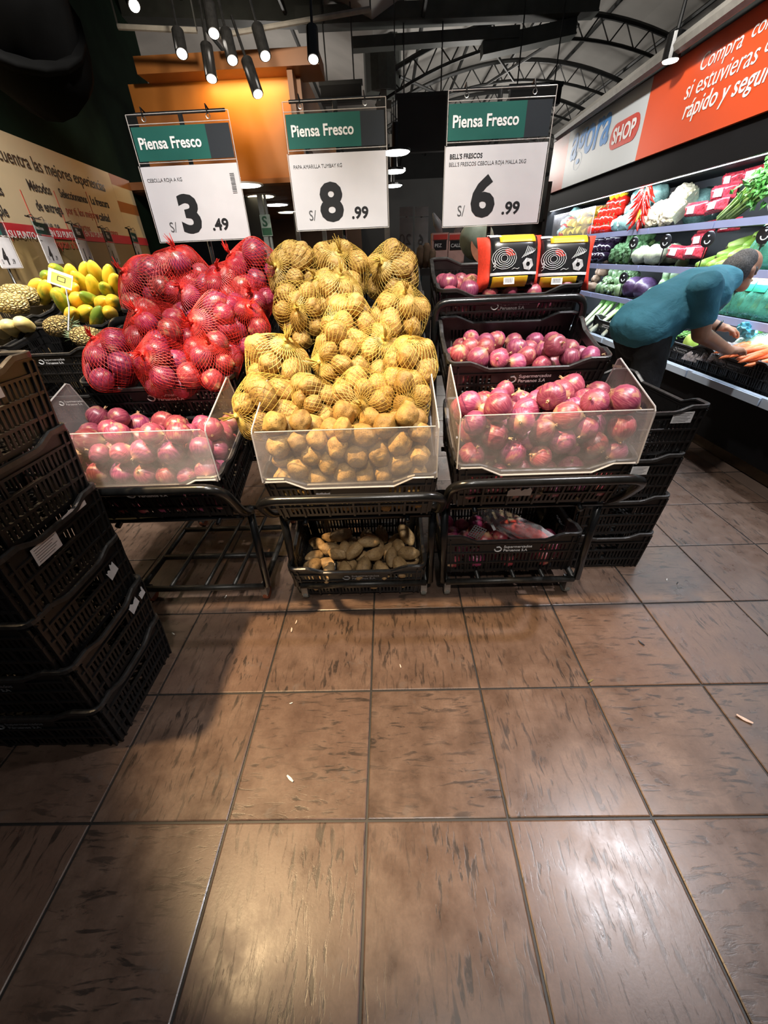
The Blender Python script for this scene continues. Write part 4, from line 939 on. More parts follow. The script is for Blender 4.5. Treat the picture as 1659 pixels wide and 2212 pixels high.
# row of smaller price signs over the fruit
SD = ray(475, 565); SD.z = 0; SD.normalize(); SN = Vector((SD.y, -SD.x, 0))
ss = [((-32, 461), (5, 580), (73, 576), '4', '19', 'Piensa Fresco', 'price sign reading 4.19, cut by the left edge'), ((67.5, 468), (106, 570), (155, 568), '4', '19', 'Piensa Fresco', 'price sign reading 4.19 with a teal header, right above the papayas'), ((152, 482), (183, 570), (225, 570), '1', '79', 'MEJOR|PRECIO', 'price sign reading 1.79 with a dark precio header, third from the left'), ((218, 492), (246, 572), (276, 567), '1', '79', 'MEJOR|PRECIO', 'price sign with a blue digit, fourth from the left'), ((272, 494), (303, 573), (330, 571), '9', '79', 'Piensa Fresco', 'price sign half hidden behind the netted onions')]
for tl, bl, br, big, sm, hd, lab in ss:
    Y = .31/(atY(*tl, 1).z-atY(*bl, 1).z); p = atY(*bl, Y); e = atP(*br, p, SN); W = min(.36, max(.22, (e-p).length))
    price_sign(basis(p, SD, (0, 0, 1), SN), W, .31, big, sm, [('FRUTA KG', .05, .5, .04, 0)], hd, lab, 'smaller price signs over the fruit', foot=p.z)
# ------------------------------------------------------------------ table and goods seen between the signs
t = thing('display_table', 'black display table half hidden behind the potato nets', 'table', (.75, 3.6, 0))
obj('table_top', MB().box(-1.0, .45, -.45, .5, 1.22, 1.26), BLACK, t)
for x in (-.95, .40):
    for y in (-.4, .45): obj('leg', MB().box(x-.03, x+.03, y-.03, y+.03, 0, 1.22), STEEL, t)
GREYBK = plain('grey_sign_back', (.22, .23, .24), .5)
for k, (x0, x1, nm) in enumerate([(864, 892, 'left'), (896, 926, 'right')]):
    a, c = atY(x0, 533, 3.4), atY(x1, 446, 3.4); t = thing('sign_back', nm+' of the two grey sign backs between the potato sign and the onion sign', 'sign', a, group='grey sign backs'); w_, h_ = c.x-a.x, c.z-a.z
    obj('back_board', MB().box(0, w_, 0, .008, -.05, h_*.74), GREYBK, t); obj('header_back', MB().box(0, w_, 0, .008, h_*.765, h_), GREYBK, t); obj('post', MB().tube([(w_/2, .02, -.45), (w_/2, .02, h_)], .008, 6), STEEL, t)
    text('mirrored_digits', ('20' if k == 0 else '.6'), .09, GREYINK, t, T(w_*.9, -.002, h_*.05) @ RX(math.pi/2) @ Matrix.Diagonal((-1, 1, 1, 1)))
CARD = plain('pink_carton', (.50, .30, .27), .6); REDL = plain('red_label', (.50, .05, .04), .5)
for k, (px, nm) in enumerate([(949, 'left'), (983, 'right')]):
    p = atY(px, 540, 3.5); t = thing('soup_carton', nm+' of two small pink cartons with dark labels and a scoop', 'carton', (p.x, p.y, 1.262), group='pink cartons'); h_ = p.z-1.26+.10
    obj('carton_body', MB().box(-.06, .06, -.05, .05, 0, h_), CARD, t); obj('carton_label', MB().box(-.045, .045, -.052, -.05, h_-.10, h_-.045), INK, t); obj('red_band', MB().box(-.05, .05, -.053, -.05, h_-.04, h_-.01), REDL, t)
    text('carton_lettering', 'CALDO' if k else 'PEZ', .03, WHITEPRINT, t, T(-.04, -.0525, h_-.085) @ RX(math.pi/2), bold=.01); obj('scoop', MB().tube([(0, 0, h_), (-.02+.06*k, .01, h_+.06), (-.05+.1*k, .02, h_+.12)], [.02, .03, .006], 8), GREYBK, t, smooth=True)
p = atY(1030, 520, 3.3); t = thing('halved_melon', 'large halved grey-green melon wrapped in film behind the onion sign', 'melon', M=T(p) @ RZ(.3) @ RY(.5))
obj('rind', MB().ico((0, 0, 0), .12, 3, .05, 2, 3, (1.05, .8, .95)), plain('melon_rind', (.30, .36, .28), .45, 0, .15, 25), t, smooth=True); obj('cut_face', MB().lathe([(0, .0), (.10, 0), (.10, .004), (0, .004)], 20, T(.03, -.07, -.03) @ RX(1.3)), plain('melon_flesh', (.45, .18, .10), .5, 0, .3, 12), t)
sh = thing('goods_shelf', 'dark shelf of small packages below the six ninety-nine sign', 'shelf', (1.34, 5.2, 0))
for z in (.9, 1.25, 1.6): obj('shelf_board', MB().box(-.30, .30, -.15, .2, z-.02, z), DARK, sh)
for x in (-.30, .30): obj('side', MB().box(x-.02, x+.02, -.15, .2, 0, 1.9), DARK, sh)
PKM = [plain('package_tan', (.28, .17, .09), .5), plain('package_dark', (.05, .05, .06), .4), plain('package_white', (.5, .5, .5), .5)]
rr = random.Random(9)
for z in (1.25, 1.6):
    for k in range(5):
        h_ = rr.uniform(.16, .24); x = 1.34-.22+k*.11; t = thing('package', 'narrow upright package on the %s of the dark shelf, %s from left' % ('middle board' if z < 1.5 else 'top board', ORD[k]), 'package', (x, 5.13, z), group='packages on the dark shelf'); obj('pack_body', MB().box(-.035, .035, -.03, .03, 0, h_), PKM[rr.randrange(3)], t); obj('pack_label', MB().box(-.03, .03, -.032, -.03, h_*.3, h_*.6), PKM[2], t)
YUC = plain('yuca_bark', (.09, .055, .03), .8, 0, .3, 30)
for k, (px, py) in enumerate([(905, 545), (918, 540), (930, 552)]):
    p = atY(px, py, 3.25); o = obj('yuca_root', MB().tube([Vector((p.x, p.y, 1.262)), p+Vector((.005, 0, -.05)), p+Vector((.012, 0, .02)), p+Vector((.015, .0, .04))], [.02, .03, .026, .012], 10), YUC, smooth=True); tag(o, 'brown yuca root standing between the potatoes and the top right crate', 'root', 'yuca roots')
# ------------------------------------------------------------------ refrigerated display
FR0, FR1 = 1.0, 7.35
FRB = plain('black_fridge_panel', (.007, .007, .008), .6, 0, .2, 3, .15); FRG = plain('fridge_back_panel', (.035, .037, .042), .5, 0, .2, 4)
RAIL = plain('lilac_price_rail', (.34, .38, .62), .3, 0, .05, 5); RAILW = plain('pale_blue_rail', (.50, .58, .70), .25, 0, .05, 5); KICK = plain('dirty_steel_kick', (.10, .075, .05), .35, .7, .3, 10)
fr = thing('display_fridge', 'long black open-front produce fridge along the right side', 'fridge', (2.36, 4.2, 0))
def F(x0, x1, z0, z1, y0=FR0, y1=FR1): return MB().box(x0-2.36, x1-2.36, y0-4.2, y1-4.2, z0, z1)
obj('base_cabinet', F(2.38, 3.2, .09, .44), FRB, fr); obj('kick_plate', F(2.42, 3.1, 0, .09), KICK, fr); obj('deck', F(2.31, 3.1, .44, .48), FRB, fr); obj('bumper', F(2.345, 2.38, .30, .44), FRB, fr)
obj('back_panel', F(3.08, 3.2, .48, 1.86), FRG, fr); obj('canopy', F(2.40, 3.2, 1.84, 2.02), FRB, fr); obj('canopy_lip', F(2.385, 2.42, 1.80, 1.86), FRB, fr); obj('end_panel', F(2.40, 3.2, .44, 1.86, FR1-.06, FR1), FRB, fr)
RZS = {1: 1.462, 2: 1.160, 3: .862}
for k, z in RZS.items():
    s = obj('shelf', F(2.52, 3.08, z-.03, z-.005), FRG, fr)
    n = 7
    for j in range(n): y0 = FR0+(FR1-FR0)*j/n; obj('price_rail', F(2.497, 2.515, z-.035, z+.012, y0+.006, y0+(FR1-FR0)/n-.006), RAIL, s)
dk = obj('deck_rail', F(2.275, 2.31, .475, .53), RAILW, fr)
for j in range(9): y0 = FR0+(FR1-FR0)*j/9; obj('rail_strip', F(2.262, 2.275, .48, .527, y0+.01, y0+.66), RAILW, dk)
obj('led_tube', F(2.425, 2.455, 1.80, 1.82), emis('cool_led', (.86, .93, 1), 7), fr)
lamp('fridge_led_light', 'AREA', (2.47, 4.2, 1.795), 68, COOL, (2.85, 4.2, 1.2), .05, size_y=6.2).rotation_euler = Euler((0, -.55, 0))
for z in (1.42, 1.12, .82): lamp('fridge_led_light', 'AREA', (2.54, 4.2, z), 30, COOL, None, .04, size_y=6.2).rotation_euler = Euler((0, -.5, 0))
# orange banner
BX = 2.36
BOR = plain('banner_orange', (.62, .075, .018), .4, 0, .04, 2); BWH = plain('banner_white', (.50, .53, .55), .4, 0, .04, 2); BLU = plain('banner_blue', (.03, .19, .50), .4)
def bq(px, py): q_ = atX(px, py, BX); return -(q_.y-FR1), q_.z
bz0, bz1 = 2.005, 2.565; BM = basis((BX, FR1, 0), (0, -1, 0), (0, 0, 1), (-1, 0, 0))
bn = thing('banner', 'long orange and white advertising banner above the fridge', 'banner', M=BM); Lb = FR1-FR0
u1 = (bq(1228, 300)[0]+bq(1215, 405)[0])/2; u2t, u2b = bq(1410, 178)[0], bq(1372, 345)[0]
obj('orange_panel', MB().box(.0, u1, bz0, bz1, -.03, 0), BOR, bn)
cur = [(u2b+(u2t-u2b)*(t_**.8), bz0+(bz1-bz0)*t_) for t_ in [k/8 for k in range(9)]]
obj('white_panel', MB().prism([(u1, bz0)]+cur+[(u1, bz1)], -.03, 0), BWH, bn)
obj('orange_panel', MB().prism([(Lb, bz0), (Lb, bz1)]+list(reversed(cur)), -.03, 0), BOR, bn)
obj('banner_frame', MB().box(0, Lb, bz1, bz1+.03, -.05, .01), TRUSS, bn)
def fit_text(s, mat, pL, pR, bold=0, shear=0, nm='lettering', hscale=1.0):
    (ua, za), (ub, zb) = bq(*pL), bq(*pR); me = text_mesh(s, 1, mat, bold=bold, ext=.001, shear=shear); w_ = max(v.co.x for v in me.vertices); k = (ub-ua)/w_
    me.transform(Matrix.Diagonal((k, k*hscale, 1, 1))); return obj(nm, me, None, bn, M=T(ua, (za+zb)/2, .003))
fit_text('agora', BLU, (1230, 346), (1312, 308), .018, .2, 'blue_lettering', 1.1)
(ua, za), (ub, zb) = bq(1314, 322), bq(1379, 280); zc = (bq(1345, 287)[1]); hh = .10; L_ = ub-ua
pl = [(ua+hh-hh*math.cos(a) if i < 9 else ub-hh-hh*math.cos(a), zc+hh*math.sin(a)) for i, a in enumerate([math.pi*(-.5+k/8) for k in range(9)]+[math.pi*(.5+k/8) for k in range(9)])]
pl = [(ua+hh-hh*math.cos(a), zc-hh*math.sin(a)) for a in [math.pi*(-.5+k/8) for k in range(9)]]+[(ub-hh+hh*math.cos(a), zc+hh*math.sin(a)) for a in [math.pi*(-.5+k/8) for k in range(9)]]
obj('red_pill', MB().prism(pl, 0, .004), plain('pill_red', (.50, .04, .02), .4), bn)
me = text_mesh('SHOP', 1, WHITEPRINT, bold=.03, ext=.001); w_ = max(v.co.x for v in me.vertices); k = (L_-.12)/w_; me.transform(Matrix.Diagonal((k, min(k, .17), 1, 1))); obj('pill_lettering', me, None, bn, M=T(ua+.06, zc-.055, .006))
fit_text('Compra', WHITEPRINT, (1508, 158), (1603, 100), 0, .15); fit_text('como', WHITEPRINT, (1618, 92), (1700, 30), 0, .15); fit_text('si estuvieras', WHITEPRINT, (1475, 222), (1637, 128), 0, .15); fit_text('cerca,', WHITEPRINT, (1646, 122), (1740, 62), 0, .15); fit_text('rápido y seguro', WHITEPRINT, (1470, 268), (1690, 148), .012, .15)

# ------------------------------------------------------------------ produce on the shelves
rr = random.Random(31)
def fy(px, lev, X=2.6): return atX(px, {1: 490, 2: 560, 3: 640, 4: 730}[lev], X).y
def blobm(name, mat, sc, amp=.12, fr=2, seed=1, sub=2): return MB().ico((0, 0, 0), 1, sub, amp, fr, seed, sc).mesh(name, mat, True)
def row(name, label, cat, meshes, lev, pxa, pxb, r, step=None, rows=2, layers=1, up=.0, part=None, z=None, X0=2.53, dz=None, rot=None, scl=None):
    ya, yb = sorted((fy(pxa, lev), fy(pxb, lev))); yb = min(yb, FR1-.09); ya = min(ya, FR1-.3); step = step or 2*r*.98; n = max(1, int((yb-ya)/step)); zb = z if z is not None else RZS[lev]; out = []
    for l in range(layers):
        for d in range(max(1, rows-l)):
            for k in range(max(1, n-(l % 2))):
                y = ya+step*(k+.5+.5*(l % 2))+rr.uniform(-.1, .1)*r; x = X0+r*(1+1.8*d+.9*l)+rr.uniform(-.1, .1)*r; s = r*rr.uniform(.9, 1.08)
                e = rot(rr) if rot else Euler((rr.uniform(-.3, .3), rr.uniform(-.3, .3), rr.uniform(0, 6.28)))
                sc = scl or (1, 1, 1)
                o = obj(name, rr.choice(meshes), None, None, M=T(x, y, zb+r*(.92*sc[2] if False else .95)+l*(dz or r*1.6)) @ e.to_matrix().to_4x4() @ Matrix.Diagonal((s, s, s, 1))); tag(o, label, cat, label.split(',')[0]+' group'); out.append(o)
                if part: obj(part[0], part[1], None, o)
    single_out(out, label); return out
EGG = plain('eggplant_skin', (.012, .006, .016), .18, 0, .2, 3); GRC = plain('green_calyx', (.05, .12, .03), .6); LIME = grad_mat('light_green_skin', (.16, .33, .04), (.30, .48, .07), (.50, .62, .20)); ARTI = grad_mat('artichoke_green', (.06, .12, .05), (.12, .20, .09), (.20, .27, .14)); REDP = plain('red_pepper_skin', (.60, .015, .008), .2, 0, .15, 3); YELP = plain('yellow_pepper_skin', (.75, .48, .02), .2, 0, .1, 3); PURP = plain('purple_cabbage_leaf', (.055, .030, .075), .35, 0, .4, 6); BRN = plain('brown_root_skin', (.17, .11, .07), .7, 0, .3, 12)
CREAM = plain('cauliflower_curd', (.62, .56, .40), .7, 0, .12, 40); BROC = plain('broccoli_floret', (.035, .095, .03), .8, 0, .4, 60); BSTEM = plain('pale_green_stem', (.22, .36, .12), .6); WCAB = plain('pale_cabbage_leaf', (.55, .62, .45), .45, 0, .2, 6); TEALW = plain('teal_wrapped_lettuce', (.20, .36, .33), .3, 0, .35, 10)
CAL = MB().lathe([(.30, .78), (.36, .9), (.12, 1.05), (.06, 1.3)], 8).mesh('calyx', GRC); PST = MB().tube([(0, 0, .7), (.03, 0, 1.0), (.1, 0, 1.25)], [.14, .1, .08], 6).mesh('pepper_stem', GRC)
EGM = MB().lathe([(.03, -1), (.45, -.92), (.62, -.5), (.55, .1), (.40, .6), (.25, .95)], 12).mesh('eggplant', EGG, True)
row('eggplant', 'glossy dark eggplant on the middle fridge shelf', 'eggplant', [EGM], 2, 1255, 1308, .085, .10, 2, 3, part=('calyx', CAL), rot=lambda q_: Euler((q_.uniform(1.1, 1.6), 0, 1.57+q_.uniform(-.3, .3))), dz=.095)
def floret(name, mat, seed, n=26, rs=.3):
    q_ = random.Random(seed); b = MB()
    for k in range(n):
        ph = math.acos(1-1.15*(k+.5)/n); a = k*2.4; c = Vector((math.sin(ph)*math.cos(a), math.sin(ph)*math.sin(a), math.cos(ph)*.75))*.75; b.ico(c, rs*q_.uniform(.8, 1.15), 1, .4, 4, seed+k)
    b.ico((0, 0, .05), .72, 2, .1, 2, seed, (1, 1, .75)); return b.mesh(name, mat)
BRM = [floret('broccoli', BROC, 3), floret('broccoli', BROC, 4)]; CFM = [floret('cauliflower', CREAM, 5, 34, .26), floret('cauliflower', CREAM, 6, 34, .26)]
STK = MB().lathe([(.34, -.75), (.36, -.2), (.55, .1)], 8).mesh('stalk', BSTEM); LV = MB().add([(-.5, -.6, -.6), (.5, -.6, -.6), (.62, -1.02, .15), (-.62, -1.02, .15), (0, -.55, -.65), (0, -1.08, .25)], [(0, 4, 5, 3), (4, 1, 2, 5)]).mesh('outer_leaf', WCAB)
row('broccoli', 'green broccoli head on the middle fridge shelf', 'broccoli', BRM, 2, 1300, 1372, .115, .19, 2, 2, part=('stalk', STK), dz=.13, rot=lambda q_: Euler((q_.uniform(-.3, .3), -.9, 0)))
row('cauliflower', 'cream cauliflower on the top fridge shelf', 'cauliflower', CFM, 1, 1382, 1448, .125, .22, 1, 2, part=('outer_leaf', LV), dz=.10, rot=lambda q_: Euler((0, -.8, 0)))
WCM = [blobm('pale_cabbage', WCAB, (1.25, .9, .8), .25, 2.5, k) for k in (2, 3)]; row('pale_cabbage', 'long pale cabbage on the middle fridge shelf', 'cabbage', WCM, 2, 1362, 1418, .10, .21, 2, 1, rot=lambda q_: Euler((0, .2, 1.4)), part=('outer_leaf', LV))
PEM = [MB().lathe([(.1, -.85), (.5, -.95), (.85, -.6), (.95, 0), (.98, .5), (.7, .8), (.2, .72)], 12).map(lambda p: Vector((p.x*(1+.10*math.cos(4*math.atan2(p.y, p.x))), p.y*(1+.10*math.cos(4*math.atan2(p.y, p.x))), p.z))).mesh('pepper', m_, True) for m_ in (REDP, YELP)]
row('red_pepper', 'red pepper in a bagged row on the top fridge shelf', 'pepper', PEM[:1], 1, 1276, 1322, .055, .11, 2, 4, part=('pepper_stem', PST), dz=.085); row('yellow_pepper', 'yellow pepper behind the bagged red peppers', 'pepper', PEM[1:], 1, 1284, 1316, .055, .12, 1, 1, part=('pepper_stem', PST), z=1.80, X0=2.66)
SQM = MB().add([(-1, -.35, -.4), (1, -.35, -.4), (1, .35, -.4), (-1, .35, -.4), (-.9, 0, .55), (.9, 0, .55), (0, 0, .75), (0, -.42, -.4), (0, .42, -.4)], [(0, 7, 6, 4), (7, 1, 5, 6), (3, 4, 6, 8), (8, 6, 5, 2), (0, 4, 3), (1, 2, 5), (0, 3, 8, 2, 1, 7)]).mesh('squash_wedge', plain('yellow_squash', (.78, .55, .08), .45, 0, .2, 6)); SQR = MB().box(-.9, .9, -.37, .37, -.46, -.38).mesh('squash_rind', LIME)
row('squash_wedge', 'yellow squash wedge under the clear cover on the top shelf', 'squash', [SQM], 1, 1206, 1276, .085, .17, 1, 3, part=('squash_rind', SQR), rot=lambda q_: Euler((q_.uniform(.7, 1.0), q_.uniform(-.3, .3), .4)), dz=.10)
TOM = [blobm('tomato', REDP, (1, 1, .85), .05, 2, k) for k in (1, 2)]; row('tomato', 'red tomato at the far end of the top shelf', 'tomato', TOM, 1, 1188, 1213, .055, .115, 1, 3, part=('calyx', CAL), dz=.08)
LTM = [blobm('wrapped_lettuce', TEALW, (1, 1, .95), .28, 2.6, k) for k in (4, 5, 6)]; LBL = MB().box(-1.02, -.98, -.35, .35, -.2, .3).mesh('white_label', BAGWH)
row('wrapped_lettuce', 'film wrapped blue-green lettuce between red peppers and cauliflower', 'lettuce', LTM, 1, 1322, 1378, .085, .17, 2, 3, part=('white_label', LBL), dz=.115, rot=lambda q_: Euler((q_.uniform(-.2, .2), q_.uniform(-.2, .2), q_.uniform(-.3, .3))))
row('wrapped_lettuce', 'film wrapped lettuce at the far end of the top shelf', 'lettuce', LTM, 1, 1165, 1187, .08, .16, 1, 3, part=('white_label', LBL), dz=.11, rot=lambda q_: Euler((0, 0, 0)))
row('wrapped_lettuce', 'single wrapped lettuce behind the cauliflowers', 'lettuce', LTM[:1], 1, 1412, 1440, .15, .3, 1, 1, z=1.47, X0=2.80, part=('white_label', LBL))
RADB = plain('red_white_bagged_radish', (.48, .04, .06), .2, 0, .6, 9); RB = [pillow(2, .8, .7, 10, 8, k, .5, .05).mesh('radish_bag', RADB, True) for k in (1, 2)]; RBL = MB().box(-.35, .3, -.40, -.36, -.2, .22).mesh('white_label', BAGWH)
rotb = lambda q_: Euler((q_.uniform(-.15, .15), q_.uniform(-.1, .1), -1.57+q_.uniform(-.1, .1)))
row('radish_bag', 'red and white bag of radishes on the top fridge shelf', 'bag', RB, 1, 1450, 1545, .125, .27, 1, 3, dz=.095, rot=rotb, part=('white_label', RBL)); row('radish_bag', 'red and white bag of radishes on the middle fridge shelf', 'bag', RB, 2, 1422, 1505, .12, .25, 1, 3, dz=.09, rot=rotb, part=('white_label', RBL))
ZUM = MB().lathe([(.05, -1), (.24, -.93), (.33, -.4), (.35, .2), (.26, .75), (.12, 1)], 12).mesh('green_squash', LIME, True)
row('green_squash', 'light green squash stacked on the middle fridge shelf', 'squash', [ZUM], 2, 1503, 1628, .125, .11, 2, 4, rot=lambda q_: Euler((0, 1.35, q_.uniform(-.4, .4))), dz=.062, z=1.085+.0, part=('stem_stub', STUB))
row('yellow_courgette', 'pale yellow courgette at the far end of the middle shelf', 'courgette', [MELM], 2, 1226, 1254, .10, .10, 1, 3, rot=lambda q_: Euler((0, 1.0, .3)), dz=.06, part=('stem_stub', STUB))
ARM = [floret('artichoke', ARTI, 9, 20, .36), blobm('artichoke', ARTI, (.8, .8, 1.1), .1, 3, 2)]
row('artichoke', 'green artichoke heaped on the lower fridge shelf', 'artichoke', ARM, 3, 1282, 1342, .062, .12, 2, 5, part=('stalk', STK), dz=.075); row('brown_root', 'brown root vegetable at the far end of the lower shelf', 'root', [blobm('brown_root', BRN, (1.2, .8, .8), .25, 2, 4)], 3, 1254, 1282, .06, .13, 1, 4, dz=.08)
PCM = [blobm('purple_cabbage', PURP, (1, 1, .9), .2, 3, k) for k in (1, 2)]; row('purple_cabbage', 'film wrapped purple cabbage on the lower fridge shelf', 'cabbage', PCM, 3, 1338, 1396, .11, .22, 1, 1, part=('outer_leaf', LV)); row('artichoke', 'green artichoke above the back of the bending person', 'artichoke', ARM, 3, 1395, 1432, .065, .13, 1, 4, dz=.085, part=('stalk', STK))
row('green_cabbage', 'pale green leafy head in front of the bending person', 'cabbage', [blobm('green_cabbage', LIME, (1, 1, 1), .3, 3, 7)], 3, 1535, 1570, .12, .25, 1, 1, part=('outer_leaf', LV))
# salad bags with green labels, leeks, celery, fennel, chilies, crates, carrots
SALB = clear('salad_bag_film', .62, (.10, .42, .32), .2, .5, 14); SALG = plain('salad_greens', (.12, .24, .06), .6, 0, .5, 20); LABG = plain('label_green', (.02, .26, .17), .4); LABO = plain('label_orange', (.65, .20, .03), .4)
def salad(px, lev, X, label, s=1.0):
    q_ = Vector((X, fy(px, lev, X), RZS[lev]+.16*s)); t = thing('salad_bag', label, 'bag', M=T(q_) @ RZ(-1.45) @ RX(-.3) @ Matrix.Diagonal((s, s, s, 1)), group='bags of salad')
    obj('greens', MB().ico((0, .01, -.02), 1, 2, .4, 3, px, (.085, .04, .10)), SALG, t); obj('bag_film', pillow(.22, .31, .12, 12, 12, px, .5, .012), SALB, t, smooth=True)
    g = obj('green_label', MB().box(-.05, .05, -.068, -.064, .0, .07), LABG, t); obj('orange_band', MB().box(-.05, .05, -.063, -.056, .075, .095), LABO, t); obj('label_frame', MB().box(-.04, .04, -.0695, -.068, .045, .055), WHITEPRINT, g)
for k, px in enumerate((1588, 1622, 1652, 1690)): salad(px, 3, 2.60, 'green bag of salad on the lower fridge shelf, '+('nearest the person', 'second from the person', 'third from the person', 'outermost')[k])
for k, px in enumerate((1648, 1680)): salad(px, 2, 2.60, ('teal bag of greens at the right edge of the middle shelf', 'teal bag of greens just beyond the right edge of the middle shelf')[k])
LEEKG = n = NT('leek_white_to_green'); sx = LEEKG.new('ShaderNodeSeparateXYZ'); LEEKG.link(LEEKG.coord(), sx.inputs[0]); LEEKG.set(Base_Color=LEEKG.ramp(LEEKG.math('ADD', LEEKG.math('MULTIPLY', sx.outputs[2], .5), .5), [(.15, (.75, .78, .62)), (.55, (.40, .56, .24)), (.95, (.10, .25, .07))]), Roughness=.4)
b = MB().tube([(0, 0, -1), (0, 0, .2), (.02, 0, .6)], [.085, .08, .09], 8)
LKM = b.mesh('leek', LEEKG.m, True); b = MB()
for k in range(4): b.add([(-.07, .02*k, .5), (.07, .02*k, .5), (.10-.05*k, .06*k-.05, 1.0+.05*k), (-.08-.04*k, .06*k-.05, 1.0+.03*k)], [(0, 1, 2, 3)])
LKL = b.mesh('leek_leaves', LEEKG.m)
def bundle(name, label, cat, mesh, n, lev, pxa, pxb, z, X, s, rotf, part=None, jx=.06):
    ya, yb = fy(pxa, lev, X), fy(pxb, lev, X); bl_ = []
    for k in range(n):
        y = ya+(yb-ya)*(k+.5)/n; o = obj(name, mesh, None, None, M=T(X+rr.uniform(-jx, jx), y, z+rr.uniform(0, .05)) @ rotf(rr).to_matrix().to_4x4() @ Matrix.Diagonal((s, s, s, 1))); tag(o, label, cat, label+' group'); bl_.append(o)
        if part: obj(part[0], part[1], None, o)
    single_out(bl_, label, 30)
bundle('leek', 'white and green leek on the fridge deck', 'leek', LKM, 13, 4, 1272, 1338, .64, 2.52, .24, lambda q_: Euler((q_.uniform(-.2, .2), 1.05+q_.uniform(-.15, .15), q_.uniform(.3, .8))), ('leek_leaves', LKL))
CELG = plain('celery_stalk', (.34, .52, .14), .4, 0, .25, 10); CELL = plain('celery_leaf', (.07, .24, .04), .5, 0, .35, 15)
def celery(px, z, label, seed):
    q_ = random.Random(seed); p = Vector((2.60+.03*(seed % 2), fy(px, 1, 2.58), z)); t = thing('celery', label, 'celery', M=T(p) @ Vector((-.12, -.86, .42)).to_track_quat('Z', 'Y').to_matrix().to_4x4(), group='celery on the top shelf'); lf = MB()
    for k in range(9):
        a = k*.7; x, y = .022*math.cos(a), .022*math.sin(a); e = Vector((x*2.4, y*2.4, .27+.05*q_.random())); obj('stalk', MB().tube([(x, y, -.02), (x*1.4, y*1.4, .12), tuple(e)], [.012, .010, .005], 6), CELG, t, smooth=True)
        for j in range(7):
            c = e+Vector((q_.gauss(0, .032), q_.gauss(0, .032), q_.uniform(-.05, .10))); u = Vector((q_.gauss(0, 1), q_.gauss(0, 1), q_.gauss(0, 1))).normalized(); v = u.orthogonal().normalized(); w_ = .026
            lf.add([c-u*w_, c+v*w_*.6, c+u*w_, c-v*w_*.6, c+u.cross(v)*.012], [(0, 1, 4), (1, 2, 4), (2, 3, 4), (3, 0, 4)])
    obj('leaves', lf, CELL, t)
for k, (px, z) in enumerate([(1548, 1.50), (1556, 1.555), (1568, 1.505), (1572, 1.57)]): celery(px, z, 'leafy green celery bunch on the top shelf, '+('lowest', 'second', 'third', 'highest')[k], k)
row('parsley_bunch', 'bunch of feathery green leaves above the celery', 'greens', [floret('parsley_bunch', CELL, 12, 40, .24)], 1, 1600, 1650, .10, .16, 1, 1, z=1.68, X0=2.62, dz=.08, part=('stalk', STK))
row('fennel', 'round white fennel bulb on the top shelf', 'fennel', [blobm('fennel', plain('white_bulb', (.66, .72, .55), .35, 0, .12, 5), (.9, .9, 1), .12, 2, 2)], 1, 1625, 1690, .085, .17, 1, 3, part=('stalk', STK), dz=.11)
p = atX(1398, 400, 2.50); t = thing('chili_string', 'string of red chilies hanging over the top fridge shelf', 'chilies', p); CHM = MB().tube([(0, 0, 0), (.004, 0, -.03), (.012, 0, -.065), (.03, 0, -.095)], [.009, .012, .009, .002], 7).mesh('chili', REDP, True); CHY = MB().tube([(0, 0, 0), (.004, 0, -.03), (.012, 0, -.065), (.03, 0, -.095)], [.009, .012, .009, .002], 7).mesh('chili', plain('orange_chili', (.75, .28, .02), .3), True)
for k in range(30): obj('chili', CHY if k in (20, 24) else CHM, None, t, M=T(.03*math.cos(k*2.4), .03*math.sin(k*2.4), -.0095*k) @ RZ(k*2.4) @ RY(-.35) @ Matrix.Diagonal((1.2, 1.2, 1.2, 1)))
obj('cord', MB().tube([(0, 0, .06), (0, 0, -.28)], .003, 5), STEMG, t)
# clear cover over the far end of the top shelf
t = thing('acrylic_cover', 'clear acrylic cover over the far end of the top fridge shelf', 'cover', (2.5, 6.7, 1.475)); ya, yb = fy(1278, 1, 2.5)-6.7, FR1-.05-6.7
obj('front_panel', MB().box(0, .004, ya, yb, 0, .27), ACRY, t); obj('top_panel', MB().box(0, .3, ya, yb, .27, .274), ACRY, t); obj('panel_edge', MB().tube([(0, ya, 0), (0, ya, .27), (0, yb, .27)], .004, 5), ACEDGE, t)
# small round smile flags
FLG = plain('black_flag', (.012, .012, .014), .4)
for k, (px, lev, zz) in enumerate([(1360, 2, 1.36), (1427, 2, 1.36), (1515, 2, 1.36), (1632, 2, 1.37), (1337, 3, 1.05), (1585, 3, 1.08)]):
    p = Vector((2.53, fy(px, lev, 2.53), zz)); t = thing('shelf_flag', 'small black round shelf flag with white smile, '+('beside the broccoli', 'above the radish bags on the middle shelf', 'left of the green squash', 'at the right of the green squash', 'right of the artichokes', 'below the chin of the person')[k], 'flag', M=T(p) @ RZ(-1.25), group='smile shelf flags')
    obj('flag_disc', MB().lathe([(0, -.002), (.055, -.002), (.055, .002), (0, .002)], 20, RX(math.pi/2)), FLG, t); b = MB().tube([(.022*math.cos(a), -.004, -.008+.022*math.sin(a)) for a in [math.pi*(1.0+k_/8) for k_ in range(9)]], .004, 5)
    b.tube([(-.006, -.004, .026), (0, -.004, .018), (.006, -.004, .026)], .004, 5); obj('smile_mark', b, WHITEPRINT, t); obj('flag_stem', MB().box(-.004, .004, -.002, .002, -.19, -.05), FLG, t)
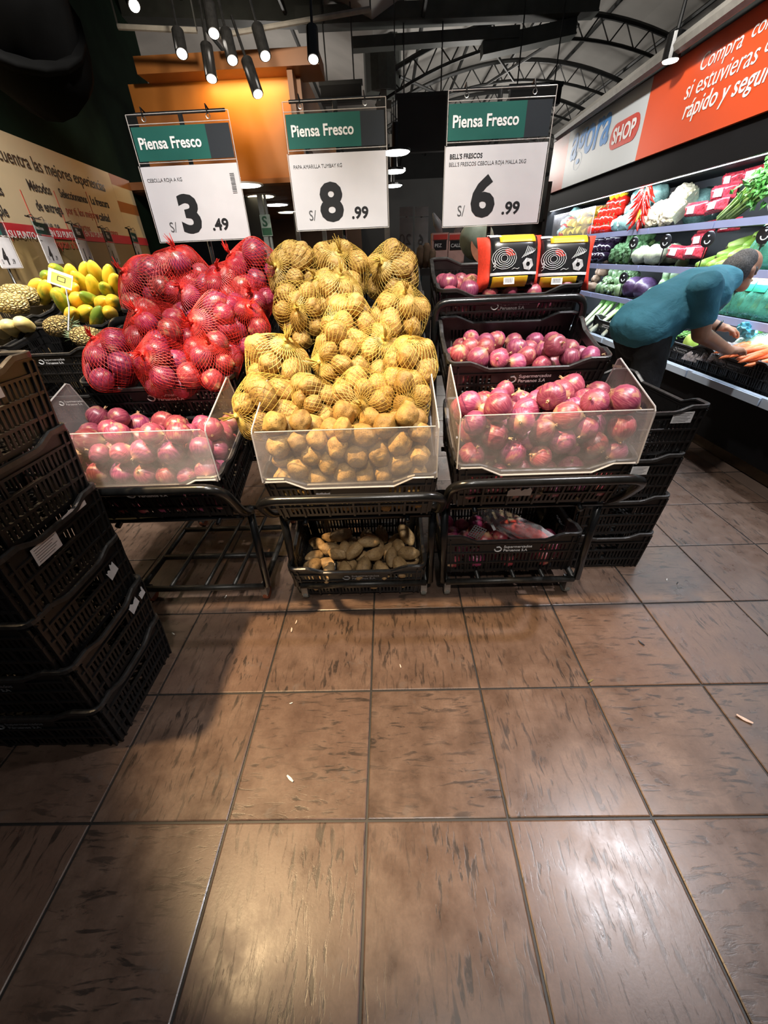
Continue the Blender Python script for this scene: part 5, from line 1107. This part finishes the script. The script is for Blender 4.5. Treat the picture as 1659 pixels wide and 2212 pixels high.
# crates on the fridge deck
fk = [(1300, 'far crate of leeks on the fridge deck', 1), (1475, 'crate with pale logo on the fridge deck right of the person', 2), (1600, 'crate with carrots at the right end of the fridge deck', 2), (1760, 'crate on the fridge deck beyond the right edge', 2)]
for px, lab, lg in fk: crate(T(2.54, fy(px, 4, 2.34), .485) @ RZ(-math.pi/2) , lab, 'crates on the fridge deck', lg)
GB = plain('green_bean', (.10, .26, .05), .5, 0, .3, 20); BEM = MB().tube([(-.06, 0, 0), (0, .006, .004), (.06, 0, 0)], [.003, .006, .002], 6).mesh('green_bean', GB, True); yb_ = fy(1450, 4, 2.45)
for k in range(60):
    o = obj('green_bean', BEM, None, None, M=T(2.45+rr.uniform(-.08, .12), yb_+rr.uniform(-.16, .14), .69+rr.uniform(-.015, .02)) @ Euler((rr.uniform(-.3, .3), rr.uniform(-.3, .3), rr.uniform(0, 6.28))).to_matrix().to_4x4()); tag(o, 'green bean heaped in the deck crate right of the person', 'bean', 'green beans')
p = atX(1492, 740, 2.40); o = obj('chayote', MB().ico((0, 0, 0), .062, 3, .12, 1.6, 3, (.85, .85, 1.15)), LIME, loc=p, smooth=True); tag(o, 'pale green chayote on the deck crate below the hands of the person', 'chayote')
VBG = clear('veg_pack_film', .45, (.55, .50, .52), .15, .7, 30)
for k, px in enumerate((1515, 1548, 1578)):
    p = atX(px, 762, 2.42); t = thing('vegetable_pack', 'clear pack of mixed vegetables under the hands of the person, '+('left', 'middle', 'right')[k], 'bag', M=T(p) @ RZ(-1.4) @ RX(-1.0), group='clear vegetable packs'); obj('pack_film', pillow(.16, .20, .08, 10, 10, k, .5, .02), VBG, t, smooth=True); obj('pack_contents', MB().ico((0, .0, 0), 1, 2, .4, 3, k, (.05, .025, .07)), (RADB, SALG, plain('mauve_roots', (.25, .10, .10), .5, 0, .4, 20))[k], t)
CARR = plain('carrot_skin', (.72, .16, .04), .5, 0, .2, 12); CAM = MB().lathe([(.01, -1), (.08, -.8), (.15, .2), (.17, .8), (.06, 1)], 10).mesh('carrot', CARR, True); CAT = MB().lathe([(.06, .98), (.05, 1.08), (.01, 1.1)], 6).mesh('carrot_top', BSTEM)
bundle('carrot', 'orange carrot bagged at the right end of the fridge deck', 'carrot', CAM, 22, 4, 1590, 1700, .675, 2.42, .11, lambda q_: Euler((q_.uniform(-.2, .2), 1.35, q_.uniform(-.4, .4))), ('carrot_top', CAT), .08)
t = thing('greens_bag', 'teal bag of leafy greens lying over the carrots', 'bag', M=T(atX(1625, 752, 2.55)) @ RZ(-1.2) @ RX(-.9)); obj('bag_film', pillow(.30, .28, .08, 12, 12, 5, .5, .015), clear('aqua_film', .55, (.45, .62, .50), .2, .5, 12), t, smooth=True); obj('greens', MB().ico((0, 0, 0), 1, 2, .35, 3, 2, (.10, .025, .10)), SALG, t)
p = atX(1612, 715, 2.50); t = thing('blue_wrapped_greens', 'leafy greens in blue film beside the far hand of the person', 'greens', M=T(p) @ RY(.6)); obj('blue_film', MB().ico((0, 0, 0), .055, 2, .4, 3, 6, (1.3, 1, .8)), plain('blue_film', (.04, .25, .34), .3, 0, .5, 14), t)
for k in range(4): obj('leaf', MB().add([(0, 0, 0), (.02, -.01, .05), (0, 0, .11), (-.02, -.01, .05)], [(0, 1, 2, 3)]), CELL, t, M=T(.03, .02*k-.03, .02) @ RX(.4*k-.6) @ RY(.9))
# ------------------------------------------------------------------ person bending over the fridge deck
PA = math.radians(14); PF = Vector((math.cos(PA), math.sin(PA), 0)); PS = Vector((PF.y, -PF.x, 0)); PC = Vector((1.62, 2.68, 0))
def mp(px, py, off=0): return atP(px, py, PC+PS*off, PS)
def cap(b, p0, r0, p1, r1, lat=1.0, seg=14):
    p0, p1 = Vector(p0), Vector(p1); d = (p1-p0); L = d.length; d = d.normalized(); pts, rs = [], []
    for k in range(6): a = math.pi/2*(1-k/5); pts.append(p0-d*r0*math.sin(a)); rs.append(max(.001, r0*math.cos(a)))
    for k in range(1, 6): t_ = k/6; pts.append(p0+d*L*t_); rs.append(r0+(r1-r0)*t_)
    for k in range(6): a = math.pi/2*k/5; pts.append(p1+d*r1*math.sin(a)); rs.append(max(.001, r1*math.cos(a)))
    c = MB(); c.tube(pts, rs, seg)
    if lat != 1.0:
        def fn(v): t_ = max(0, min(1, (v-p0).dot(d)/max(L, 1e-6))); ax = p0+d*L*t_; k = (v-ax).dot(PS); return v+PS*k*(lat-1)
        c.map(fn)
    b.add(c.v, c.f)
def fuse(b, name, mat, voxel, smooth, parent, fold=0):
    me = b.mesh(name, mat); o = bpy.data.objects.new(name, me); COL.objects.link(o)
    m_ = o.modifiers.new('r', 'REMESH'); m_.mode = 'VOXEL'; m_.voxel_size = voxel; m_.use_smooth_shade = True
    s_ = o.modifiers.new('s', 'SMOOTH'); s_.iterations = smooth; s_.factor = .5
    bpy.context.view_layer.update(); ev = o.evaluated_get(bpy.context.evaluated_depsgraph_get()); me2 = bpy.data.meshes.new_from_object(ev); bpy.data.objects.remove(o)
    if fold:
        N = [v.normal.copy() for v in me2.vertices]
        for v, nn in zip(me2.vertices, N):
            q_ = v.co; a = q_.dot(PF); z_ = q_.z; f_ = noise.noise(Vector((a*9+z_*7, q_.dot(PS)*5, z_*3)))+.5*noise.noise(Vector((a*20-z_*14, q_.dot(PS)*9, 4))); v.co = q_+nn*fold*f_
    me2.materials.clear(); me2.materials.append(mat); me2.polygons.foreach_set('use_smooth', [True]*len(me2.polygons)); me2.name = name
    return obj(name, me2, None, parent)
SKIN = plain('skin', (.42, .215, .135), .5, 0, .10, 25); HAIR = plain('greying_dark_hair', (.075, .07, .068), .7, 0, .7, 150)
def cloth(name, col, var):
    n = NT(name); f = n.noise(n.coord(), 9, 4, .6, .5); f2 = n.noise(n.coord(), 300, 2); n.set(Base_Color=n.ramp(f, [(.3, tuple(c*(1-var) for c in col)), (.7, col)]), Roughness=.85); n.bump(n.math('ADD', f, n.math('MULTIPLY', f2, .05)), .6, .02); return n.m
SHIRT = cloth('teal_polo_cotton', (.065, .27, .38), .15); PANTS = cloth('black_trousers', (.010, .011, .014), .3); SHOE = plain('black_shoe', (.012, .012, .012), .4)
man = thing('person', 'person in a teal polo shirt and black trousers bending over the fridge deck', 'person')
pel, wai, che, nek = mp(1392, 700), mp(1440, 668), mp(1510, 632), mp(1556, 604)
head = mp(1600, 588); chin = mp(1588, 632); crown = mp(1606, 566)
shN, elN, wrN = mp(1522, 622, .19), mp(1514, 722, .23), mp(1573, 757, .15)
shF, elF, wrF = mp(1540, 618, -.19), mp(1508, 690, -.24), mp(1556, 706, -.13)
g0 = Vector((0, 0, 0)); hipN, hipF = pel+PS*.085+Vector((0, 0, -.055)), pel-PS*.085+Vector((0, 0, -.055))
ankN = Vector((PC.x, PC.y, 0))+PF*-.02+PS*.11+Vector((0, 0, .09)); ankF = Vector((PC.x, PC.y, 0))+PF*.16-PS*.10+Vector((0, 0, .09))
knN = (hipN+ankN)/2+PF*.05; knF = (hipF+ankF)/2+PF*.06
b = MB()
cap(b, pel, .125, wai, .12, 1.25); cap(b, wai, .12, che, .125, 1.3); cap(b, che, .12, nek, .075, 1.5); cap(b, nek, .062, head-(head-nek)*.2, .058)
# head: skull, jaw, nose, brow, ear
hu = (crown-chin).normalized(); hf = PS.cross(hu); hf = hf if hf.dot(PF) > 0 else -hf
def H(a, u, s): return head+hf*a+hu*u+PS*s
cap(b, H(-.022, .018, 0), .088, H(.022, .03, 0), .084, .86); cap(b, H(.012, -.02, 0), .072, H(.040, -.075, 0), .042, .82); cap(b, H(.085, -.004, 0), .012, H(.108, -.03, 0), .014, .9); cap(b, H(.075, .022, -.03), .016, H(.075, .022, .03), .016); cap(b, H(.082, -.062, -.014), .010, H(.082, -.062, .014), .010)
for s in (-1, 1): cap(b, H(-.008, .012, s*.076), .019, H(-.002, -.022, s*.074), .013, .55)
for sh, el, wr in ((shN, elN, wrN), (shF, elF, wrF)): cap(b, sh, .062, el, .047); cap(b, el, .047, wr, .029); cap(b, che, .08, sh, .07)
def hand(wr, tip, side, s=1.0):
    d = (tip-wr).normalized(); u = Vector((0, 0, 1))-d*d.z; u.normalize(); w_ = d.cross(u)*side
    cap(b, wr, .026, wr+d*.045, .026); cap(b, wr+d*.035+w_*-.02, .019, wr+d*.085+w_*-.024, .017); cap(b, wr+d*.035+w_*.02, .019, wr+d*.085+w_*.022, .017); cap(b, wr+d*.04, .02, wr+d*.088, .018)
    for k, (o, L1, L2) in enumerate([(-.033, .034, .030), (-.011, .040, .036), (.011, .038, .034), (.032, .030, .026)]):
        a = wr+d*.088+w_*o; m_ = a+d*L1-u*.012; e = m_+d*L2*.65-u*L2*.8; cap(b, a, .0092, m_, .0088); cap(b, m_, .0088, e, .0078)
    a = wr+d*.03-w_*.03; m_ = a+d*.035-w_*.022-u*.012; e = m_+d*.030-u*.018; cap(b, a, .013, m_, .0105); cap(b, m_, .0105, e, .009)
hand(wrN, mp(1612, 752, .13), 1); hand(wrF, mp(1598, 716, -.10), -1)
for h_, k_, a_ in ((hipN, knN, ankN), (hipF, knF, ankF)): cap(b, h_, .088, k_, .058); cap(b, k_, .058, a_, .036); cap(b, a_+Vector((0, 0, -.05)), .038, a_+PF*.15+Vector((0, 0, -.06)), .028)
fuse(b, 'body', SKIN, .0065, 3, man)
b = MB(); lift = Vector((0, 0, .0))
cap(b, pel+(wai-pel)*-.18+Vector((0, 0, .005)), .146, wai, .142, 1.38); cap(b, wai, .142, che, .144, 1.34); cap(b, che, .135, nek+(nek-che)*-.1, .088, 1.5)
for sh, el in ((shN, elN), (shF, elF)): cap(b, che+(sh-che)*.5, .095, sh, .084); cap(b, sh, .082, sh+(el-sh)*.62, .074)
cap(b, pel+Vector((0, 0, -.015))+PS*.04, .13, mp(1415, 735, .05), .085, 1.3)
cap(b, nek+(nek-che)*-.05, .078, nek+(head-nek)*.10, .068, 1.05)
shirt = fuse(b, 'polo_shirt', SHIRT, .011, 4, man, .014)
b = MB(); cap(b, nek+(head-nek)*-.1, .082, nek+(head-nek)*.22, .070, 1.05); fuse(b, 'collar', SHIRT, .008, 2, man)
b = MB(); cap(b, pel+Vector((0, 0, -.01)), .122, pel+Vector((0, 0, -.09)), .122, 1.2)
for h_, k_, a_ in ((hipN, knN, ankN), (hipF, knF, ankF)): cap(b, h_, .104, k_, .084); cap(b, k_, .084, a_+Vector((0, 0, -.01)), .068)
fuse(b, 'trousers', PANTS, .011, 4, man, .010)
for a_ in (ankN, ankF):
    b = MB(); cap(b, a_+PF*-.03+Vector((0, 0, -.052)), .040, a_+PF*.17+Vector((0, 0, -.058)), .034, 1.15); b.map(lambda v: Vector((v.x, v.y, max(.002, v.z)))); fuse(b, 'shoe', SHOE, .008, 2, man)
b = MB(); cap(b, H(-.036, .026, 0), .090, H(-.006, .046, 0), .079, .92); cap(b, H(-.055, -.01, 0), .062, H(-.05, .02, 0), .075, 1.05)
for s in (-1, 1): cap(b, H(.018, .012, s*.066), .018, H(.024, -.012, s*.066), .010)
fuse(b, 'hair', HAIR, .008, 2, man)
EYE = plain('eye_white', (.55, .52, .48), .3)
for s in (-1, 1): e = obj('eye', MB().ico(H(.070, .004, s*.031), .011, 2), EYE, man, smooth=True); obj('iris', MB().ico(H(.078, .002, s*.032), .005, 2), INK, e, smooth=True); obj('eyebrow', MB().tube([H(.083, .024, s*.012), H(.086, .030, s*.03), H(.074, .026, s*.048)], [.003, .005, .002], 6), HAIR, man)
d = (wrF-elF).normalized(); q_ = wrF-d*.01; u = d.orthogonal().normalized(); v_ = d.cross(u)
obj('wrist_band', MB().tube([q_+(u*math.cos(a)+v_*math.sin(a))*.034 for a in [k*math.pi/8 for k in range(16)]], .007, 6, True), INK, man)

# ------------------------------------------------------------------ litter on the floor
SCRAP = plain('onion_skin_scrap', (.55, .42, .36), .6, 0, .2, 40); PALES = plain('pale_scrap', (.62, .60, .56), .6)
lit = [(1607, 1555, .022, SCRAP, 'curled pink onion skin scrap on the floor tile at the right'), (1440, 1253, .008, PALES, 'tiny white crumb on the floor beside the crate stack'), (1463, 1260, .008, INK, 'tiny black crumb on the floor beside the crate stack'), (627, 1683, .014, PALES, 'thin pale straw on the floor in the foreground'), (629, 1520, .006, PALES, 'tiny pale crumb left of centre on the floor'), (640, 1345, .010, SCRAP, 'pale scrap on the floor in front of the middle cart, right one'), (630, 1362, .012, SCRAP, 'pale scrap on the floor in front of the middle cart, left one'), (865, 1440, .008, SCRAP, 'small scrap on the lit tile in front of the middle cart'), (1275, 1472, .012, STEMG, 'bit of green stem on the tile joint at the right'), (1385, 1390, .014, INK, 'black bent scrap on the floor at the right'), (488, 1290, .010, PALES, 'pale crumb under the left cart'), (375, 1370, .010, PALES, 'pale crumb beside the tall crate stack')]
rr = random.Random(77)
for px, py, s, m_, lab in lit:
    p = atZ(px, py, 0); b = MB(); N = 5
    for i in range(N+1):
        for j in range(3): u, v = i/N-.5, (j-1)*.3; b.v.append((u*2*s, v*s*(1-abs(u)), .0015+.5*s*(u*u)+.15*s*abs(v)))
    for i in range(N):
        for j in range(2): a = i*3+j; b.f.append((a, a+3, a+4, a+1))
    k = len(b.v); b.v += [(x, y, z+.0012) for x, y, z in b.v]; b.f += [tuple(x+k for x in reversed(f)) for f in b.f]
    o = obj('floor_scrap', b, m_, loc=(p.x, p.y, .0006), rot=(0, 0, rr.uniform(0, 3))); tag(o, lab, 'scrap')
